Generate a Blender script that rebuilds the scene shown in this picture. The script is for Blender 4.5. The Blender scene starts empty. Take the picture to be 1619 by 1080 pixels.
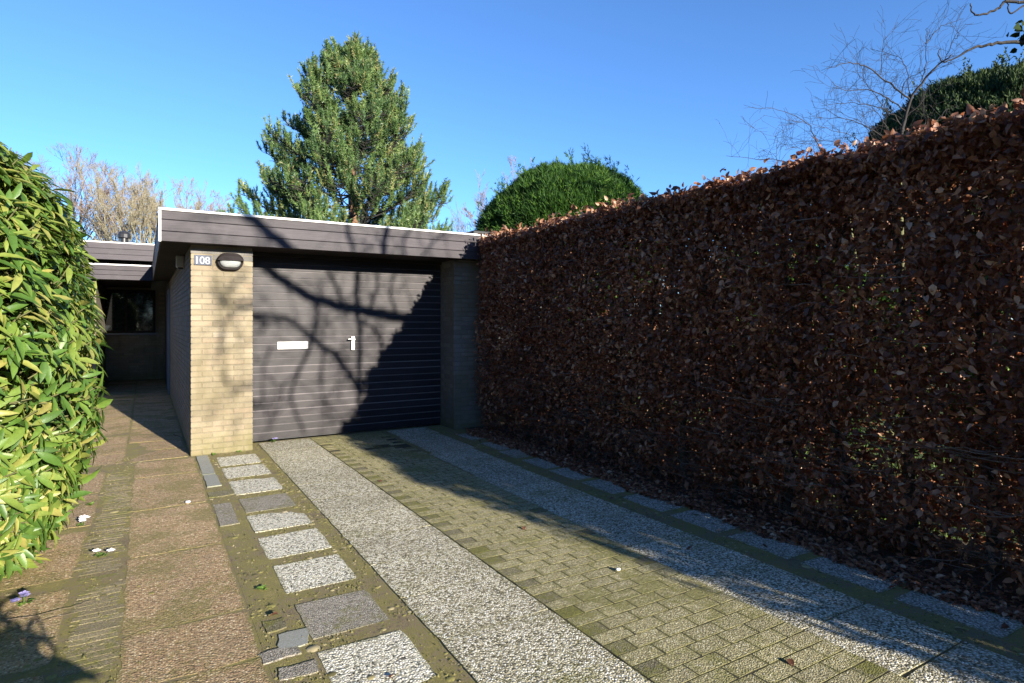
import bpy, math, random
import numpy as np
from mathutils import Vector, Matrix, noise as mnoise

# ------------------------------------------------------------------ camera, light
sc = bpy.context.scene
COL = sc.collection
TH = math.radians(31.12)
cam_d = bpy.data.cameras.new('camera'); cam = bpy.data.objects.new('camera', cam_d); COL.objects.link(cam)
cam.location = (0, 0, 1.5); cam.rotation_euler = (math.radians(90), 0, -TH)
cam_d.sensor_width = 36; cam_d.lens = 36 * 960 / 1619; cam_d.shift_y = -32 / 1619
cam_d.clip_start = .05; cam_d.clip_end = 2000
sc.camera = cam
AZ, EL = math.radians(10.3), math.radians(14.9)
SUN = Vector((math.sin(AZ) * math.cos(EL), -math.cos(AZ) * math.cos(EL), math.sin(EL)))
w = bpy.data.worlds.new('World'); sc.world = w; w.use_nodes = True
nt = w.node_tree; bg = nt.nodes['Background']
sky = nt.nodes.new('ShaderNodeTexSky'); sky.sky_type = 'NISHITA'; sky.sun_disc = False
sky.sun_elevation = EL; sky.sun_rotation = math.pi - AZ
sky.air_density = 1.0; sky.dust_density = 0; sky.ozone_density = 6.0; sky.altitude = 2000
nt.links.new(sky.outputs[0], bg.inputs[0]); bg.inputs[1].default_value = .108
sl = bpy.data.lights.new('sun', 'SUN'); so = bpy.data.objects.new('sun', sl); COL.objects.link(so)
sl.energy = 5.0; sl.angle = math.radians(.5); sl.color = (1, .92, .79)
so.rotation_euler = SUN.to_track_quat('Z', 'Y').to_euler()
sc.view_settings.view_transform = 'Standard'; sc.view_settings.look = 'None'
sc.view_settings.exposure = 1.55; sc.view_settings.gamma = 1; sc.view_settings.use_curve_mapping = False
rng = np.random.default_rng(7); random.seed(7)

# ------------------------------------------------------------------ helpers
def link(o, parent=None):
    COL.objects.link(o)
    if parent is not None: o.parent = parent
    return o
def tag(o, label=None, cat=None, group=None, kind=None):
    if label: o['label'] = label
    if cat: o['category'] = cat
    if group: o['group'] = group
    if kind: o['kind'] = kind
    return o
def empty(name, loc=(0, 0, 0), rz=0, parent=None):
    o = bpy.data.objects.new(name, None); o.location = loc; o.rotation_euler = (0, 0, rz); o.empty_display_size = .1
    return link(o, parent)
def mesh(name, V, F, mat, smooth=False, rnd=None):
    """V (n,3) array, F list of index tuples or (m,k) array"""
    me = bpy.data.meshes.new(name)
    V = np.asarray(V, dtype=np.float32)
    if isinstance(F, np.ndarray):
        m, k = F.shape
        me.vertices.add(len(V)); me.vertices.foreach_set('co', V.ravel())
        me.loops.add(m * k); me.loops.foreach_set('vertex_index', F.ravel().astype(np.int32))
        me.polygons.add(m); me.polygons.foreach_set('loop_start', np.arange(0, m * k, k, dtype=np.int32))
        me.polygons.foreach_set('loop_total', np.full(m, k, dtype=np.int32))
        me.update(calc_edges=True); me.validate()
    else:
        me.from_pydata(V.tolist(), [], F); me.update()
    if mat is not None:
        for mm in (mat if isinstance(mat, (list, tuple)) else [mat]): me.materials.append(mm)
    if smooth: me.polygons.foreach_set('use_smooth', np.ones(len(me.polygons), dtype=bool))
    if rnd is not None:
        a = me.attributes.new('rnd', 'FLOAT', 'POINT'); a.data.foreach_set('value', np.asarray(rnd, dtype=np.float32))
    return me
def obj(name, me, parent=None, loc=(0, 0, 0)):
    o = bpy.data.objects.new(name, me); o.location = loc
    return link(o, parent)
class MB:
    def __init__(s): s.v = []; s.f = []; s.r = []
    def add(s, V, F, r=0.):
        b = len(s.v); s.v += [tuple(p) for p in V]; s.f += [tuple(i + b for i in q) for q in F]; s.r += [r] * len(V); return s
    def box(s, x0, x1, y0, y1, z0, z1, r=0.):
        V = [(x, y, z) for z in (z0, z1) for y in (y0, y1) for x in (x0, x1)]
        return s.add(V, [(0, 2, 3, 1), (4, 5, 7, 6), (0, 1, 5, 4), (2, 6, 7, 3), (0, 4, 6, 2), (1, 3, 7, 5)], r)
    def cbox(s, x0, x1, y0, y1, z0, z1, c=.004, r=0.):
        """chamfered box: 24 vertices"""
        V = []; idx = {}
        for ix, (x, sx) in enumerate(((x0, 1), (x1, -1))):
            for iy, (y, sy) in enumerate(((y0, 1), (y1, -1))):
                for iz, (z, sz) in enumerate(((z0, 1), (z1, -1))):
                    for a in range(3):
                        idx[ix, iy, iz, a] = len(V)
                        V.append((x + (0 if a == 0 else sx * c), y + (0 if a == 1 else sy * c), z + (0 if a == 2 else sz * c)))
        g = lambda *k: idx[k]
        F = []
        for i in (0, 1):
            q = [g(i, 0, 0, 0), g(i, 1, 0, 0), g(i, 1, 1, 0), g(i, 0, 1, 0)]; F.append(q if i else q[::-1])
            q = [g(0, i, 0, 1), g(1, i, 0, 1), g(1, i, 1, 1), g(0, i, 1, 1)]; F.append(q[::-1] if i else q)
            q = [g(0, 0, i, 2), g(1, 0, i, 2), g(1, 1, i, 2), g(0, 1, i, 2)]; F.append(q if i else q[::-1])
        for i in (0, 1):
            for j in (0, 1):
                fl = (i != j)
                q = [g(i, j, 0, 0), g(i, j, 0, 1), g(i, j, 1, 1), g(i, j, 1, 0)]; F.append(q[::-1] if fl else q)
                q = [g(i, 0, j, 0), g(i, 0, j, 2), g(i, 1, j, 2), g(i, 1, j, 0)]; F.append(q if fl else q[::-1])
                q = [g(0, i, j, 1), g(0, i, j, 2), g(1, i, j, 2), g(1, i, j, 1)]; F.append(q[::-1] if fl else q)
                for k in (0, 1):
                    q = [g(i, j, k, 0), g(i, j, k, 1), g(i, j, k, 2)]; F.append(q if (i + j + k) % 2 else q[::-1])
        return s.add(V, F, r)
    def mesh(s, name, mat, smooth=False): return mesh(name, s.v, s.f, mat, smooth, s.r)
    def build(s, name, mat, parent=None, smooth=False, loc=(0, 0, 0)): return obj(name, s.mesh(name, mat, smooth), parent, loc)

# ------------------------------------------------------------------ materials
def new_mat(name):
    m = bpy.data.materials.new(name); m.use_nodes = True
    n = m.node_tree.nodes; b = n['Principled BSDF']; return m, m.node_tree, b
def N(t, typ, **kw):
    n = t.nodes.new(typ)
    for k, v in kw.items(): setattr(n, k, v)
    return n
def ramp(t, fac, stops, interp='LINEAR'):
    r = N(t, 'ShaderNodeValToRGB'); r.color_ramp.interpolation = interp
    e = r.color_ramp.elements
    while len(e) < len(stops): e.new(.5)
    for el, (p, c) in zip(e, stops):
        el.position = p; el.color = (*c, 1) if len(c) == 3 else c
    t.links.new(fac, r.inputs[0]); return r.outputs[0]
def g1(v): return (v, v, v)
def mix(t, fac, a, b, mode='MIX'):
    m = N(t, 'ShaderNodeMix', data_type='RGBA', blend_type=mode)
    for s_, v in ((0, fac), (6, a), (7, b)):
        if isinstance(v, (int, float)): m.inputs[s_].default_value = v
        elif isinstance(v, tuple): m.inputs[s_].default_value = (*v, 1)
        else: t.links.new(v, m.inputs[s_])
    return m.outputs[2]
def math_(t, op, a, b=0.):
    m = N(t, 'ShaderNodeMath', operation=op)
    for i, v in enumerate((a, b)):
        if isinstance(v, (int, float)): m.inputs[i].default_value = v
        else: t.links.new(v, m.inputs[i])
    return m.outputs[0]
def pos(t, scale=(1, 1, 1)):
    g = N(t, 'ShaderNodeNewGeometry'); mp = N(t, 'ShaderNodeMapping'); mp.inputs['Scale'].default_value = scale
    t.links.new(g.outputs['Position'], mp.inputs[0]); return mp.outputs[0]
def noise(t, vec, scale, detail=3, rough=.55):
    n = N(t, 'ShaderNodeTexNoise'); n.inputs['Scale'].default_value = scale; n.inputs['Detail'].default_value = detail
    n.inputs['Roughness'].default_value = rough; t.links.new(vec, n.inputs['Vector']); return n.outputs[0]
def rnd_(t):
    a = N(t, 'ShaderNodeAttribute', attribute_name='rnd'); o = N(t, 'ShaderNodeObjectInfo')
    return math_(t, 'FRACT', math_(t, 'ADD', a.outputs['Fac'], o.outputs['Random']))
def bump(t, b, h, strength=.5, dist=.01):
    n = N(t, 'ShaderNodeBump'); n.inputs['Strength'].default_value = strength; n.inputs['Distance'].default_value = dist
    t.links.new(h, n.inputs['Height']); t.links.new(n.outputs[0], b.inputs['Normal']); return n

MOSS = ((.075, .078, .012), (.19, .18, .035))
def aggregate(name, cols, scale=105, moss=.0, moss_lo=.5, dirt=(.12, .10, .07), dirt_amt=.3, bstr=1.0, bdist=.006, jit=.06, edg=.35, e0=.86):
    """exposed stones set in cement, stained by moss"""
    m, t, b = new_mat(name); P = pos(t)
    v = N(t, 'ShaderNodeTexVoronoi'); v.inputs['Scale'].default_value = scale; t.links.new(P, v.inputs['Vector'])
    sep = N(t, 'ShaderNodeSeparateColor'); t.links.new(v.outputs['Color'], sep.inputs[0])
    c = ramp(t, sep.outputs[0], cols, 'CONSTANT')
    v2 = N(t, 'ShaderNodeTexVoronoi'); v2.inputs['Scale'].default_value = scale * 2.3; t.links.new(P, v2.inputs['Vector'])
    edge = ramp(t, v.outputs['Distance'], [(.35, g1(0)), (.62, g1(1))])
    c = mix(t, math_(t, 'MULTIPLY', edge, .75), c, dirt)
    n1 = noise(t, P, 2.2, 5, .6); n2 = noise(t, P, 24, 4, .7)
    dm = ramp(t, noise(t, P, 3.7, 6, .65), [(.42, g1(0)), (.72, g1(1))])
    c = mix(t, math_(t, 'MULTIPLY', dm, dirt_amt), c, mix(t, .4, dirt, (.25, .22, .17)))
    R = rnd_(t)
    c = mix(t, 1.0, c, ramp(t, R, [(0, g1(1 - jit)), (1, g1(1.0))]), 'MULTIPLY')
    ms = math_(t, 'ADD', math_(t, 'MULTIPLY', n1, .62), math_(t, 'MULTIPLY', n2, .38))
    mk = ramp(t, math_(t, 'ADD', ms, math_(t, 'MULTIPLY', math_(t, 'SUBTRACT', R, .5), .07)), [(moss_lo, g1(0)), (moss_lo + .09, g1(1))])
    tc = N(t, 'ShaderNodeTexCoord'); sg = N(t, 'ShaderNodeSeparateXYZ'); t.links.new(tc.outputs['Generated'], sg.inputs[0])
    ed = math_(t, 'MULTIPLY', math_(t, 'MAXIMUM', math_(t, 'ABSOLUTE', math_(t, 'SUBTRACT', sg.outputs[0], .5)), math_(t, 'ABSOLUTE', math_(t, 'SUBTRACT', sg.outputs[1], .5))), 2.0)
    ed = math_(t, 'ADD', ed, math_(t, 'MULTIPLY', math_(t, 'SUBTRACT', noise(t, P, 16, 5, .7), .5), .45))
    em = ramp(t, ed, [(e0, g1(0)), (e0 + .16, g1(1))])
    mk = math_(t, 'MAXIMUM', mk, math_(t, 'MULTIPLY', em, edg / max(moss, .01)))
    mk = math_(t, 'MINIMUM', mk, 1.0)
    mc = ramp(t, noise(t, P, 70, 3, .7), [(.3, MOSS[0]), (.7, MOSS[1])])
    c = mix(t, math_(t, 'MULTIPLY', mk, moss), c, mc)
    t.links.new(c, b.inputs['Base Color']); b.inputs['Roughness'].default_value = .85
    h = math_(t, 'SUBTRACT', math_(t, 'MULTIPLY', n2, .25), math_(t, 'ADD', v.outputs['Distance'], math_(t, 'MULTIPLY', v2.outputs['Distance'], .3)))
    bump(t, b, h, bstr, bdist)
    return m
M = {}
M['gravel_slab'] = aggregate('washed_gravel', [(0, (.03, .028, .022)), (.22, (.20, .18, .12)), (.34, (.66, .60, .43)), (.5, (.84, .79, .62)), (.70, (.50, .45, .33)), (.80, (.95, .92, .82))], 100, moss=.6, moss_lo=.55, dirt=(.25, .22, .12), dirt_amt=.45, edg=.3, e0=.9, jit=.16)
M['small_slab'] = aggregate('pale_washed_gravel', [(0, (.04, .04, .03)), (.17, (.30, .28, .19)), (.27, (.76, .71, .55)), (.5, (.86, .83, .70)), (.75, (.68, .64, .52)), (.9, (.92, .90, .82))], 95, moss=.35, moss_lo=.58, dirt=(.30, .28, .21), dirt_amt=.1)
M['dull_slab'] = aggregate('weathered_gravel', [(0, (.10, .09, .08)), (.2, (.28, .25, .21)), (.5, (.36, .33, .28)), (.8, (.48, .45, .39))], 130, moss=.7, moss_lo=.53, dirt=(.18, .16, .12), dirt_amt=.5)
M['shaded_slab'] = aggregate('shaded_washed_gravel', [(0, (.05, .05, .04)), (.15, (.24, .23, .18)), (.3, (.46, .44, .37)), (.65, (.60, .58, .50)), (.9, (.76, .74, .68))], 100, moss=.55, moss_lo=.56, dirt=(.16, .15, .11), dirt_amt=.35, edg=.5, e0=.90)  # darker mossy gravel: the hedge's shade is put into the slab colour
M['paver'] = aggregate('mossy_concrete_paver', [(0, (.13, .115, .06)), (.2, (.34, .30, .155)), (.45, (.47, .42, .22)), (.8, (.60, .54, .32)), (.93, (.80, .75, .55))], 140, moss=.7, moss_lo=.50, dirt=(.22, .19, .09), dirt_amt=.4, bdist=.004, jit=.2, edg=.5, e0=.80)
M['paver_dark'] = aggregate('dark_mossy_paver', [(0, (.12, .11, .06)), (.3, (.23, .20, .11)), (.6, (.32, .28, .17)), (.9, (.44, .40, .27))], 150, moss=.9, moss_lo=.46, dirt=(.10, .09, .045), dirt_amt=.6, bdist=.004, jit=.3)
M['red_slab'] = aggregate('red_washed_gravel', [(0, (.13, .075, .04)), (.2, (.34, .21, .115)), (.42, (.50, .33, .18)), (.7, (.45, .32, .18)), (.86, (.72, .58, .38))], 100, moss=.6, moss_lo=.492, dirt=(.31, .22, .11), dirt_amt=.5, jit=.2, edg=.6, e0=.88)
M['grey_block'] = aggregate('grey_edging_concrete', [(0, (.24, .25, .23)), (.4, (.30, .31, .29)), (.8, (.36, .37, .34))], 220, moss=.6, moss_lo=.55, dirt=(.22, .22, .18), dirt_amt=.4, bstr=.5, bdist=.002)
M['path_brick'] = aggregate('ribbed_path_paver', [(0, (.24, .19, .11)), (.4, (.36, .29, .17)), (.8, (.46, .37, .25))], 170, moss=.8, moss_lo=.48, dirt=(.16, .14, .07), dirt_amt=.5, bdist=.003, jit=.3)

def mossy_soil():
    m, t, b = new_mat('mossy_sand_joint'); P = pos(t)
    f = math_(t, 'ADD', math_(t, 'MULTIPLY', noise(t, P, 4, 6, .7), .5), math_(t, 'MULTIPLY', noise(t, P, 55, 5, .8), .5))
    c = ramp(t, f, [(.38, (.085, .062, .035)), (.46, (.21, .165, .095)), (.51, (.17, .15, .045)), (.56, (.22, .19, .055)), (.62, (.28, .22, .11))])
    t.links.new(c, b.inputs['Base Color']); b.inputs['Roughness'].default_value = .95
    bump(t, b, noise(t, P, 160, 4, .7), 1, .008); return m
M['joint'] = mossy_soil()
def bedm():
    m, t, b = new_mat('dark_joint_sand'); P = pos(t)
    c = ramp(t, math_(t, 'ADD', math_(t, 'MULTIPLY', noise(t, P, 4, 4), .5), math_(t, 'MULTIPLY', noise(t, P, 50, 4, .7), .5)), [(.42, (.030, .024, .015)), (.52, (.06, .052, .022)), (.6, (.15, .14, .035))])
    t.links.new(c, b.inputs['Base Color']); b.inputs['Roughness'].default_value = .95; return m
M['bed'] = bedm()
def soil():
    m, t, b = new_mat('garden_soil'); P = pos(t)
    c = ramp(t, math_(t, 'ADD', math_(t, 'MULTIPLY', noise(t, P, 1.2, 5), .5), math_(t, 'MULTIPLY', noise(t, P, 40, 4, .7), .5)),
             [(.38, (.035, .025, .016)), (.5, (.075, .055, .035)), (.6, (.12, .09, .05))])
    t.links.new(c, b.inputs['Base Color']); b.inputs['Roughness'].default_value = .95
    bump(t, b, noise(t, P, 50, 5, .7), 1, .03); return m
M['soil'] = soil()
def grassm():
    m, t, b = new_mat('lawn_green'); P = pos(t)
    c = ramp(t, noise(t, P, 9, 5, .7), [(.35, (.04, .075, .015)), (.65, (.10, .15, .035))])
    t.links.new(c, b.inputs['Base Color']); b.inputs['Roughness'].default_value = .9
    bump(t, b, noise(t, P, 120, 4, .7), 1, .03); return m
M['lawn'] = grassm()
def brickm(name, stops, stain=True):
    m, t, b = new_mat(name); P = pos(t); R = rnd_(t)
    c = ramp(t, R, stops)
    c = mix(t, .30, c, ramp(t, noise(t, P, 90, 4, .7), [(.35, g1(.35)), (.65, g1(.75))]), 'OVERLAY')
    pv = pos(t, (1, 1, .35))
    sp = noise(t, pv, 3.2, 6, .62)
    c = mix(t, math_(t, 'MULTIPLY', ramp(t, sp, [(.46, g1(0)), (.64, g1(1))]), .62), c, (.125, .105, .055))
    sx = N(t, 'ShaderNodeSeparateXYZ'); t.links.new(P, sx.inputs[0])
    low = ramp(t, math_(t, 'ADD', sx.outputs[2], math_(t, 'MULTIPLY', math_(t, 'SUBTRACT', noise(t, P, 8, 4, .7), .5), .5)), [(.0, g1(1)), (.30, g1(0))])
    c = mix(t, math_(t, 'MULTIPLY', low, .6), c, (.12, .11, .035))
    t.links.new(c, b.inputs['Base Color']); b.inputs['Roughness'].default_value = .88
    bump(t, b, noise(t, P, 180, 4, .7), .6, .004); return m
M['brick'] = brickm('yellow_brick', [(0, (.19, .155, .100)), (.3, (.225, .187, .122)), (.6, (.24, .20, .135)), (.85, (.235, .182, .120)), (1, (.265, .225, .16))])
M['brick_shade'] = brickm('shaded_yellow_brick', [(0, (.11, .105, .095)), (.5, (.14, .13, .12)), (1, (.17, .16, .145))])  # greyer copy of the yellow brick, shade of side wall and pier painted in
M['mortar_shade'] = brickm('shaded_mortar', [(0, (.11, .105, .095)), (1, (.12, .115, .105))])  # mortar copy with the same shade in its colour
M['mortar'] = brickm('sand_mortar', [(0, (.175, .15, .105)), (1, (.19, .165, .115))])
def woodm(name, c0, c1, axis, rough=.62, wear=(.2, .19, .18), wamt=.2):
    m, t, b = new_mat(name)
    sc_ = {'x': (1.2, 12, 30), 'y': (12, 1.2, 30)}[axis]
    P = pos(t, sc_); R = rnd_(t)
    c = ramp(t, noise(t, P, 3, 6, .65), [(.3, c0), (.7, c1)])
    c = mix(t, 1.0, c, ramp(t, R, [(0, g1(.72)), (1, g1(1.15))]), 'MULTIPLY')
    wm = ramp(t, math_(t, 'ADD', math_(t, 'MULTIPLY', noise(t, P, 9, 5, .75), .6), math_(t, 'MULTIPLY', noise(t, pos(t), 2.4, 4), .4)), [(.52, g1(0)), (.66, g1(1))])
    c = mix(t, math_(t, 'MULTIPLY', wm, wamt), c, wear)
    t.links.new(c, b.inputs['Base Color']); b.inputs['Roughness'].default_value = rough
    b.inputs['Specular IOR Level'].default_value = .25
    bump(t, b, noise(t, P, 6, 5, .7), .35, .004); return m
M['door'] = woodm('aubergine_door_plank', (.011, .0085, .0105), (.025, .020, .023), 'x', .5, (.065, .058, .058), .3)
M['door_edge'] = woodm('pale_plank_edge', (.10, .09, .092), (.17, .155, .16), 'x', .4)  # paler colour for the chamfer along each plank
M['fascia'] = woodm('weathered_fascia_board', (.026, .021, .026), (.048, .041, .048), 'x', .55, (.10, .092, .095), .4)
M['fascia_y'] = woodm('weathered_fascia_board_side', (.045, .038, .043), (.08, .07, .075), 'y', .55, (.15, .14, .135), .45)
M['soffit'] = woodm('dark_soffit', (.012, .009, .007), (.022, .017, .013), 'x', .7)
def plain(name, col, rough=.5, metal=0., var=.1, bs=0., spec=.5):
    m, t, b = new_mat(name); P = pos(t)
    c = ramp(t, noise(t, P, 14, 5, .65), [(.3, tuple(x * (1 - var) for x in col)), (.7, tuple(min(1, x * (1 + var)) for x in col))])
    t.links.new(c, b.inputs['Base Color']); b.inputs['Roughness'].default_value = rough; b.inputs['Metallic'].default_value = metal; b.inputs['Specular IOR Level'].default_value = spec
    if bs: bump(t, b, noise(t, P, 60, 4, .7), bs, .004)
    return m
M['white'] = plain('white_trim', (.55, .54, .52), .45)
M['plate'] = plain('blue_grey_number_plate', (.085, .095, .125), .6, spec=.1)
M['digits'] = plain('white_digits', (.36, .37, .40), .6, var=.02, spec=.1)
M['lampbody'] = plain('dark_brown_lamp', (.016, .012, .012), .6, spec=.12)
M['glass'] = plain('frosted_lamp_glass', (.33, .34, .33), .2, var=.03)
M['metal'] = plain('brushed_metal', (.75, .74, .72), .3, .9)
M['dark'] = plain('dark_paint', (.02, .02, .022), .4)
M['greytext'] = plain('grey_print', (.3, .3, .3), .6)
M['roof'] = plain('bitumen_roof', (.09, .09, .09), .9, bs=.6)
M['shed'] = plain('dark_shed_board', (.02, .022, .024), .7, bs=.4)
M['pipe'] = plain('pale_grey_frame', (.16, .17, .19), .5)
M['wpane'] = plain('window_glass', (.012, .014, .016), .04)
M['stick'] = plain('dead_twig', (.11, .08, .055), .8, var=.4)
M['pine_bark'] = plain('orange_pine_bark', (0.150, 0.081, 0.045), .9, var=.4, bs=1)
M['dark_bark'] = plain('grey_brown_bark', (.026, .022, .019), .9, var=.35, bs=1)
M['stem'] = plain('mossy_stem', (.06, .055, .04), .9, var=.4, bs=1)
M['yellow_bark'] = plain('pale_yellow_bark', (0.216, 0.198, 0.120), .9, var=.25)
M['grey_twig'] = plain('grey_twigs', (.16, .14, .14), .9, var=.25)
M['red_twig'] = plain('red_brown_twigs', (.23, .165, .125), .9, var=.25)
M['olive_twig'] = plain('olive_twigs', (.22, .19, .12), .9, var=.25)
M['hedge_twig'] = plain('beech_twig', (.12, .095, .075), .8, var=.4)
M['shrub_stem'] = plain('bare_shrub_stem', (.022, .018, .017), .8, var=.35)
M['shrub_wood'] = plain('shrub_green_stem', (.09, .09, .03), .8, var=.3)
M['petal'] = plain('lilac_petal', (.32, .28, .55), .6)
M['petal_w'] = plain('white_petal', (.85, .82, .85), .6)
M['pebble'] = plain('white_pebble', (.75, .72, .65), .6)
def leafm(name, stops, rough=.45, transl=.3, tcol=None, spec=.5, spots=None, k=.6):
    stops = [(p_, tuple(v * k for v in c_)) for p_, c_ in stops]
    m, t, b = new_mat(name); P = pos(t); R = rnd_(t)
    c = ramp(t, R, stops)
    c = mix(t, .35, c, ramp(t, noise(t, P, 45, 3, .6), [(.3, g1(.3)), (.7, g1(.7))]), 'OVERLAY')
    if spots is not None:
        c = mix(t, ramp(t, noise(t, P, 26, 4, .6), [(.54, g1(0)), (.62, g1(.8))]), c, spots)
    t.links.new(c, b.inputs['Base Color']); b.inputs['Roughness'].default_value = rough
    b.inputs['Specular IOR Level'].default_value = spec
    bump(t, b, noise(t, P, 130, 3, .6), .35, .003)
    if transl:
        tr = N(t, 'ShaderNodeBsdfTranslucent'); mx = N(t, 'ShaderNodeMixShader'); mx.inputs[0].default_value = transl
        tc = mix(t, .5, c, tcol) if tcol else c
        t.links.new(tc, tr.inputs[0]); t.links.new(b.outputs[0], mx.inputs[1]); t.links.new(tr.outputs[0], mx.inputs[2])
        t.links.new(mx.outputs[0], t.nodes['Material Output'].inputs[0])
    return m
M['beech'] = leafm('dry_beech_leaf', [(0, (.060, .030, .020)), (.3, (.13, .058, .034)), (.6, (.22, .10, .055)), (.85, (.36, .18, .10)), (1, (.56, .38, .25))], .5, .32, (.58, .18, .06), .4, k=1.05)
M['laurel'] = leafm('evergreen_shrub_leaf', [(0, (.06, .13, .022)), (.3, (.10, .20, .030)), (.65, (.16, .26, .042)), (.88, (.27, .33, .065)), (1, (.40, .36, .10))], .42, .25, (.35, .50, .05), .5, None, k=.72)
M['needle'] = leafm('pine_needle', [(0, (.045, .09, .035)), (.4, (.09, .16, .05)), (.75, (.16, .24, .07)), (.93, (.28, .31, .10)), (1, (.30, .20, .10))], .45, .3, k=1.05)
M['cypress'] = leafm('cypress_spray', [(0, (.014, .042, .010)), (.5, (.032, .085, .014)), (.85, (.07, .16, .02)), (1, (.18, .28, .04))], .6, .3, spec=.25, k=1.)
M['dark_ever'] = leafm('dark_evergreen_leaf', [(0, (.014, .032, .014)), (.6, (.03, .06, .02)), (1, (.09, .13, .035))], .65, .15, spec=.2, k=.85)
M['ivy'] = leafm('ivy_leaf', [(0, (.015, .035, .012)), (1, (.04, .07, .02))], .8, .1, spec=.1)
M['weed'] = leafm('weed_leaf', [(0, (.08, .17, .02)), (1, (.22, .34, .06))], .6, .35, k=.9)
M['mosstuft'] = leafm('moss_tuft', [(0, (.09, .075, .03)), (.5, (.15, .14, .035)), (.8, (.22, .19, .06)), (1, (.36, .30, .18))], .9, .0, k=1.)

# ------------------------------------------------------------------ vector geometry
def norm(a): return a / np.maximum(np.linalg.norm(a, axis=-1, keepdims=True), 1e-9)
def leaf_template(stations, widths, fold=.25, bend=-.25):
    """unit-length leaf along +y, half widths in x"""
    V = []; rows = []
    for s_, wd in zip(stations, widths):
        z = bend * s_ * s_
        if wd == 0: rows.append((len(V),)); V.append((0, s_, z))
        else:
            rows.append((len(V), len(V) + 1, len(V) + 2))
            V += [(-wd, s_, z + fold * wd), (0, s_, z), (wd, s_, z + fold * wd)]
    F = []
    for a, b in zip(rows[:-1], rows[1:]):
        if len(a) == 1 and len(b) == 3: F += [(a[0], b[1], b[0]), (a[0], b[2], b[1])]
        elif len(a) == 3 and len(b) == 1: F += [(a[0], a[1], b[0]), (a[1], a[2], b[0])]
        else: F += [(a[0], a[1], b[1]), (a[0], b[1], b[0]), (a[1], a[2], b[2]), (a[1], b[2], b[1])]
    return np.array(V, float), np.array(F)
def frames(dirs, nrm):
    y = norm(dirs); x = norm(np.cross(y, nrm)); z = np.cross(x, y)
    return np.stack([x, y, z], axis=2)            # columns
def scatter(tV, tF, P, R, S, rnd):
    n = len(P); S = np.asarray(S, float)
    if S.ndim == 1: S = S[:, None]
    V = np.einsum('nij,kj->nki', R, tV) * S[:, :, None] + P[:, None, :]
    F = tF[None] + (np.arange(n) * len(tV))[:, None, None]
    return V.reshape(-1, 3), F.reshape(-1, 3), np.repeat(rnd, len(tV))
def rvec(n): return norm(rng.normal(size=(n, 3)))
def tubes(segs, sides=4):
    """segs (n,8): p0 p1 r0 r1 -> prisms"""
    s = np.asarray(segs, float); p0, p1 = s[:, :3], s[:, 3:6]; r0, r1 = s[:, 6], s[:, 7]
    d = norm(p1 - p0); up = np.where(np.abs(d[:, 2:3]) > .9, np.array([[1., 0, 0]]), np.array([[0, 0, 1.]]))
    u = norm(np.cross(d, up)); v = np.cross(d, u)
    a = np.arange(sides) * 2 * np.pi / sides
    ring = u[:, None] * np.cos(a)[None, :, None] + v[:, None] * np.sin(a)[None, :, None]
    V = np.concatenate([p0[:, None] + ring * r0[:, None, None], p1[:, None] + ring * r1[:, None, None]], axis=1)
    i = np.arange(sides); j = (i + 1) % sides
    F = np.stack([i, j, j + sides, i + sides], axis=1)
    F = F[None] + (np.arange(len(s)) * 2 * sides)[:, None, None]
    return V.reshape(-1, 3), F.reshape(-1, 4)
def smooth_line(pts, n=6):
    P = np.array(pts, float); out = []
    for i in range(len(P) - 1):
        a = P[max(i - 1, 0)]; b = P[i]; c = P[i + 1]; d = P[min(i + 2, len(P) - 1)]
        for k in range(n):
            t = k / n
            out.append(.5 * ((2 * b) + (-a + c) * t + (2 * a - 5 * b + 4 * c - d) * t * t + (-a + 3 * b - 3 * c + d) * t ** 3))
    out.append(P[-1]); return np.array(out)
def line_segs(pts, r0, r1, n=6, wob=0):
    L = smooth_line(pts, n)
    if wob: L[1:-1] += rng.normal(size=L[1:-1].shape) * wob
    k = np.linspace(r0, r1, len(L))
    return [(*L[i], *L[i + 1], k[i], k[i + 1]) for i in range(len(L) - 1)]
def grow(out, p, d, length, r, level, rs, spread=.55, up=.12, nseg=4, kids=(3, 5), wig=.18, shrink=.62, rmin=.0015, start=.25):
    """recursive bare branch"""
    p = Vector(p); d = Vector(d).normalized(); step = length / nseg; pts = [p.copy()]
    for i in range(nseg):
        d = (d + Vector((rs.gauss(0, wig), rs.gauss(0, wig), rs.gauss(0, wig) + up * (.5)))).normalized()
        q = p + d * step
        ra = max(rmin, r * (1 - .75 * i / nseg)); rb = max(rmin, r * (1 - .75 * (i + 1) / nseg))
        out.append((*p, *q, ra, rb)); p = q; pts.append(p.copy())
    if level <= 0: return
    for k in range(rs.randint(*kids)):
        f = start + (1 - start) * rs.random(); i = min(int(f * nseg), nseg - 1); q = pts[i].lerp(pts[i + 1], f * nseg - i)
        dd = (pts[i + 1] - pts[i]).normalized()
        side = Vector((rs.gauss(0, 1), rs.gauss(0, 1), rs.gauss(0, 1))); side = (side - dd * side.dot(dd)).normalized()
        nd = (dd + side * spread * (.7 + rs.random() * .7) + Vector((0, 0, up))).normalized()
        grow(out, q, nd, length * shrink * (.7 + .5 * rs.random()) * (1.1 - .4 * f), max(rmin, r * (1 - .75 * f) * .6), level - 1, rs, spread, up, max(2, nseg - 1) if level > 1 else 3, kids, wig, shrink, rmin, start)
def n1(x, y, z=0, s=1.): return mnoise.noise(Vector((x * s, y * s, z * s)))

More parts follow.
